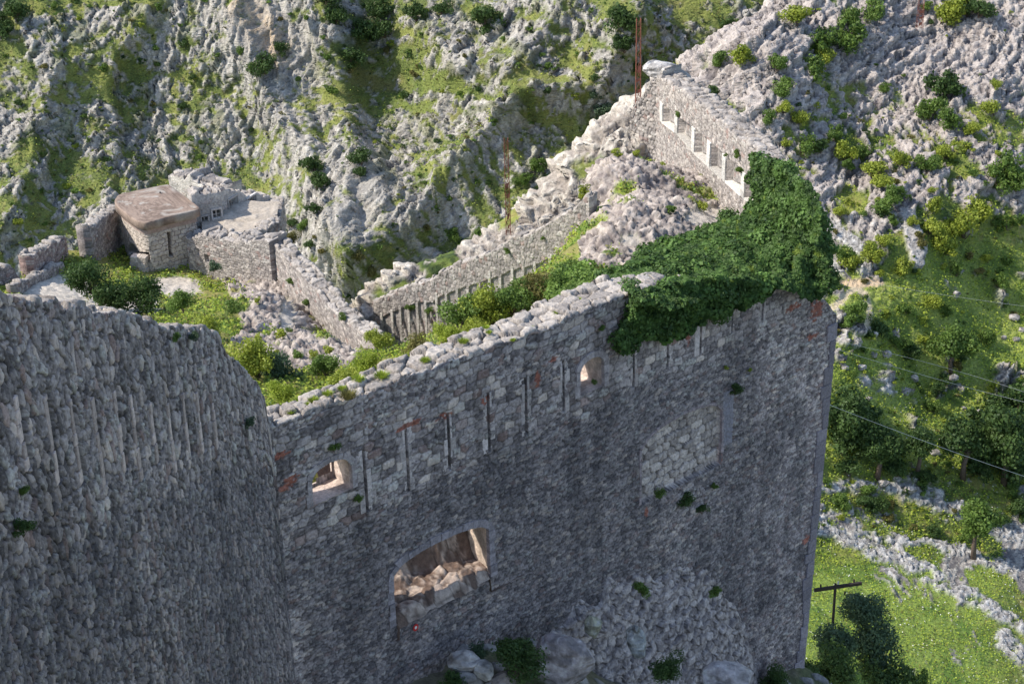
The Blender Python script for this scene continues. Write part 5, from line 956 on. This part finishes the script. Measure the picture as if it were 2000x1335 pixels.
# tufts on the wall tops
def tuft_mesh(seed, pal):
    rng = np.random.default_rng(seed); n = 260; a = rng.random(n)*6.28; r = rng.random(n)**.5; b = np.stack([np.cos(a)*r*.55, np.sin(a)*r*.55, 0*a], 1); t = b*1.7+C3(0, 0, 1)*(.75-.35*r[:, None])+.12*rng.normal(size=(n, 3)); s = np.stack([-np.sin(a), np.cos(a), 0*a], 1)*.045
    V = np.stack([b-s, b+s, t], 1).reshape(-1, 3); c = np.repeat(mix(pal[0], pal[1], rng.random(n)), 3, 0); o = mesh('tuft', V, np.arange(3*n).reshape(n, 3), M_LEAF, c, None, False); me = o.data; bpy.data.objects.remove(o); return me
TM = [tuft_mesh(i, BR if i < 3 else OL) for i in range(4)]
def tuft(P, r, i=0, group='tufts on the wall tops', lab='bright green tuft of herbs growing on a wall top'):
    o = put('grass_tuft', TM[i], None); o.location = tuple(P); o.scale = (r, r, r*.8); o.rotation_euler = (0, 0, r*40); tag(o, lab, 'grass tuft', group)
for i, (x, y, r) in enumerate([(568, 805, .17), (612, 782, .2), (700, 742, .25), (745, 735, .28), (640, 770, .2), (905, 668, .22), (950, 640, .15), (1002, 665, .13), (1026, 650, .15), (1085, 612, .13), (955, 650, .14), (1040, 640, .1), (600, 790, .12), (668, 760, .18), (830, 705, .2), (1130, 585, .13)]):
    u, z = uzp(x, y+30); P = onz(x, y, float(ftop(u))+.02); tuft(P, r, i % 3)
tuft(onz(680, 775, float(ftop(uzp(680, 790)[0]))+.03), .35, 3, None, 'dry olive grass cushion lying along the edge of the front wall top')
for x, y, r in [(45, 585, .16), (75, 590, .13), (40, 575, .12), (240, 600, .12), (20, 580, .12)]:
    u, z = uz(x, y, C0, DL, NL); P = p3(C0, DL, NL, float(u), float(ltop(float(u)))+.02, -.6); tuft(P, r, 0, 'tufts on the left wall', 'bright green tuft of herbs on the crest of the left wall')
# ------------------------------------------------------------------ rusty masts, pole and cables
def mast(x, yb, yt, Z, wpx, label):
    A = at(x, yb, Z); s = Z/FPX; h = (yb-yt)*s/math.cos(TH); w_ = wpx*s/2; o = empty('rusty_mast', A, label, 'mast', 'rusty lattice masts')
    mb = MB(); cs = [C3(i*w_, j*w_, 0) for i, j in ((-1, -1), (1, -1), (1, 1), (-1, 1))]
    for c in cs: mb.tube([A+c-C3(0, 0, .3), A+c*.8+C3(0, 0, h)], .016, 5)
    mb.build('upright', M_RUST, o); mb = MB(); n = int(h/.42)
    for k in range(n):
        for j in range(4):
            f0, f1 = 1-.2*k/n, 1-.2*(k+1)/n; mb.tube([A+cs[j]*f0+C3(0, 0, h*k/n), A+cs[(j+1) % 4]*f1+C3(0, 0, h*(k+1)/n)], .010, 4); mb.tube([A+cs[j]*f0+C3(0, 0, h*k/n), A+cs[(j+1) % 4]*f0+C3(0, 0, h*k/n)], .010, 4)
    mb.build('lattice', M_RUST, o)
    mb = MB(); rng = np.random.default_rng(int(x))
    for k in range(int(n*.5)): mb.box(A+C3(0, 0, h*(k+.6)/n*1.1 if k < n*.85 else h*.9)+C3(rng.normal()*.02, -w_*.9, 0), C3(w_*(.3+.5*rng.random()), 0, .02), C3(0, .008, 0), C3(.02, 0, .06+.1*rng.random()))
    mb.build('torn_sheeting', M_RUST, o)
mast(1246, 232, 52, 80.6, 10, 'tall rust-brown lattice mast standing beside the gable wall apex')
mast(993, 452, 280, 79.5, 9, 'reddish rusty lattice mast rising from the rock ridge left of the mound')
P = surf('hillside', 1796, 50); mast(1796, 52, -6, float((P-CAM)@FW)-.5, 12, 'short rusty frame on the stone platform at the top right')
# utility pole with crossarm
o = empty('utility_pole', at(1632, 1335, 84.), 'wooden utility pole with a dark crossarm and insulators poking out beside the wall corner', 'utility pole')
a, b = at(1590, 1152, 84.), at(1683, 1138, 84.); d = (b-a)/np.linalg.norm(b-a); mb = MB(); mb.box((a+b)/2, (b-a)/2, np.cross(d, C3(0, 0, 1))*.06, C3(0, 0, .075)); mb.build('crossarm', M_DARK, o, bevel=.01)
tp_ = at(1632, 1150, 84.)+C3(0, .09, 0); mb = MB(); mb.tube([tp_+C3(0, 0, .25), tp_-C3(0, 0, 9)], [.06, .08], 10); mb.build('pole', M_DARK, o)
for x, y, up in [(1637, 1137, 1), (1668, 1133, 1), (1650, 1158, -1), (1603, 1143, 1)]:
    P = at(x, y, 84.); mb = MB(); zz = np.array([-.12, -.05, -.03, .0, .02, .05, .07, .09]); rr = [.02, .05, .03, .05, .03, .045, .03, .01]; mb.tube([P+C3(0, 0, q*up) for q in zz], rr, 10); mb.build('insulator', M_GLASS if x == 1637 else M_DARK, o, smooth=True)
def cable(p, q, sag, label, r=.018):
    a, b = at(*p), at(*q); mb = MB(); mb.tube([a+(b-a)*t-C3(0, 0, sag*4*t*(1-t)) for t in np.linspace(0, 1, 26)], r, 5); o = mb.build('power_cable', M_WIRE, smooth=True); tag(o, label, 'cable')
cable((1560, 766, 78.), (2100, 962, 84.), .15, 'thick pale cable crossing the dark thicket right of the wall', .010)
cable((1580, 664, 96.), (2100, 808, 100.), .2, 'middle pale cable sagging over the grassy hillside', .0085)
cable((1580, 655, 97.), (2100, 800, 99.), -.35, 'upper pale cable crossing just above the middle one', .007)
cable((1700, 552, 110.), (2100, 610, 112.), .1, 'faint thin cable high on the grassy hillside', .006)
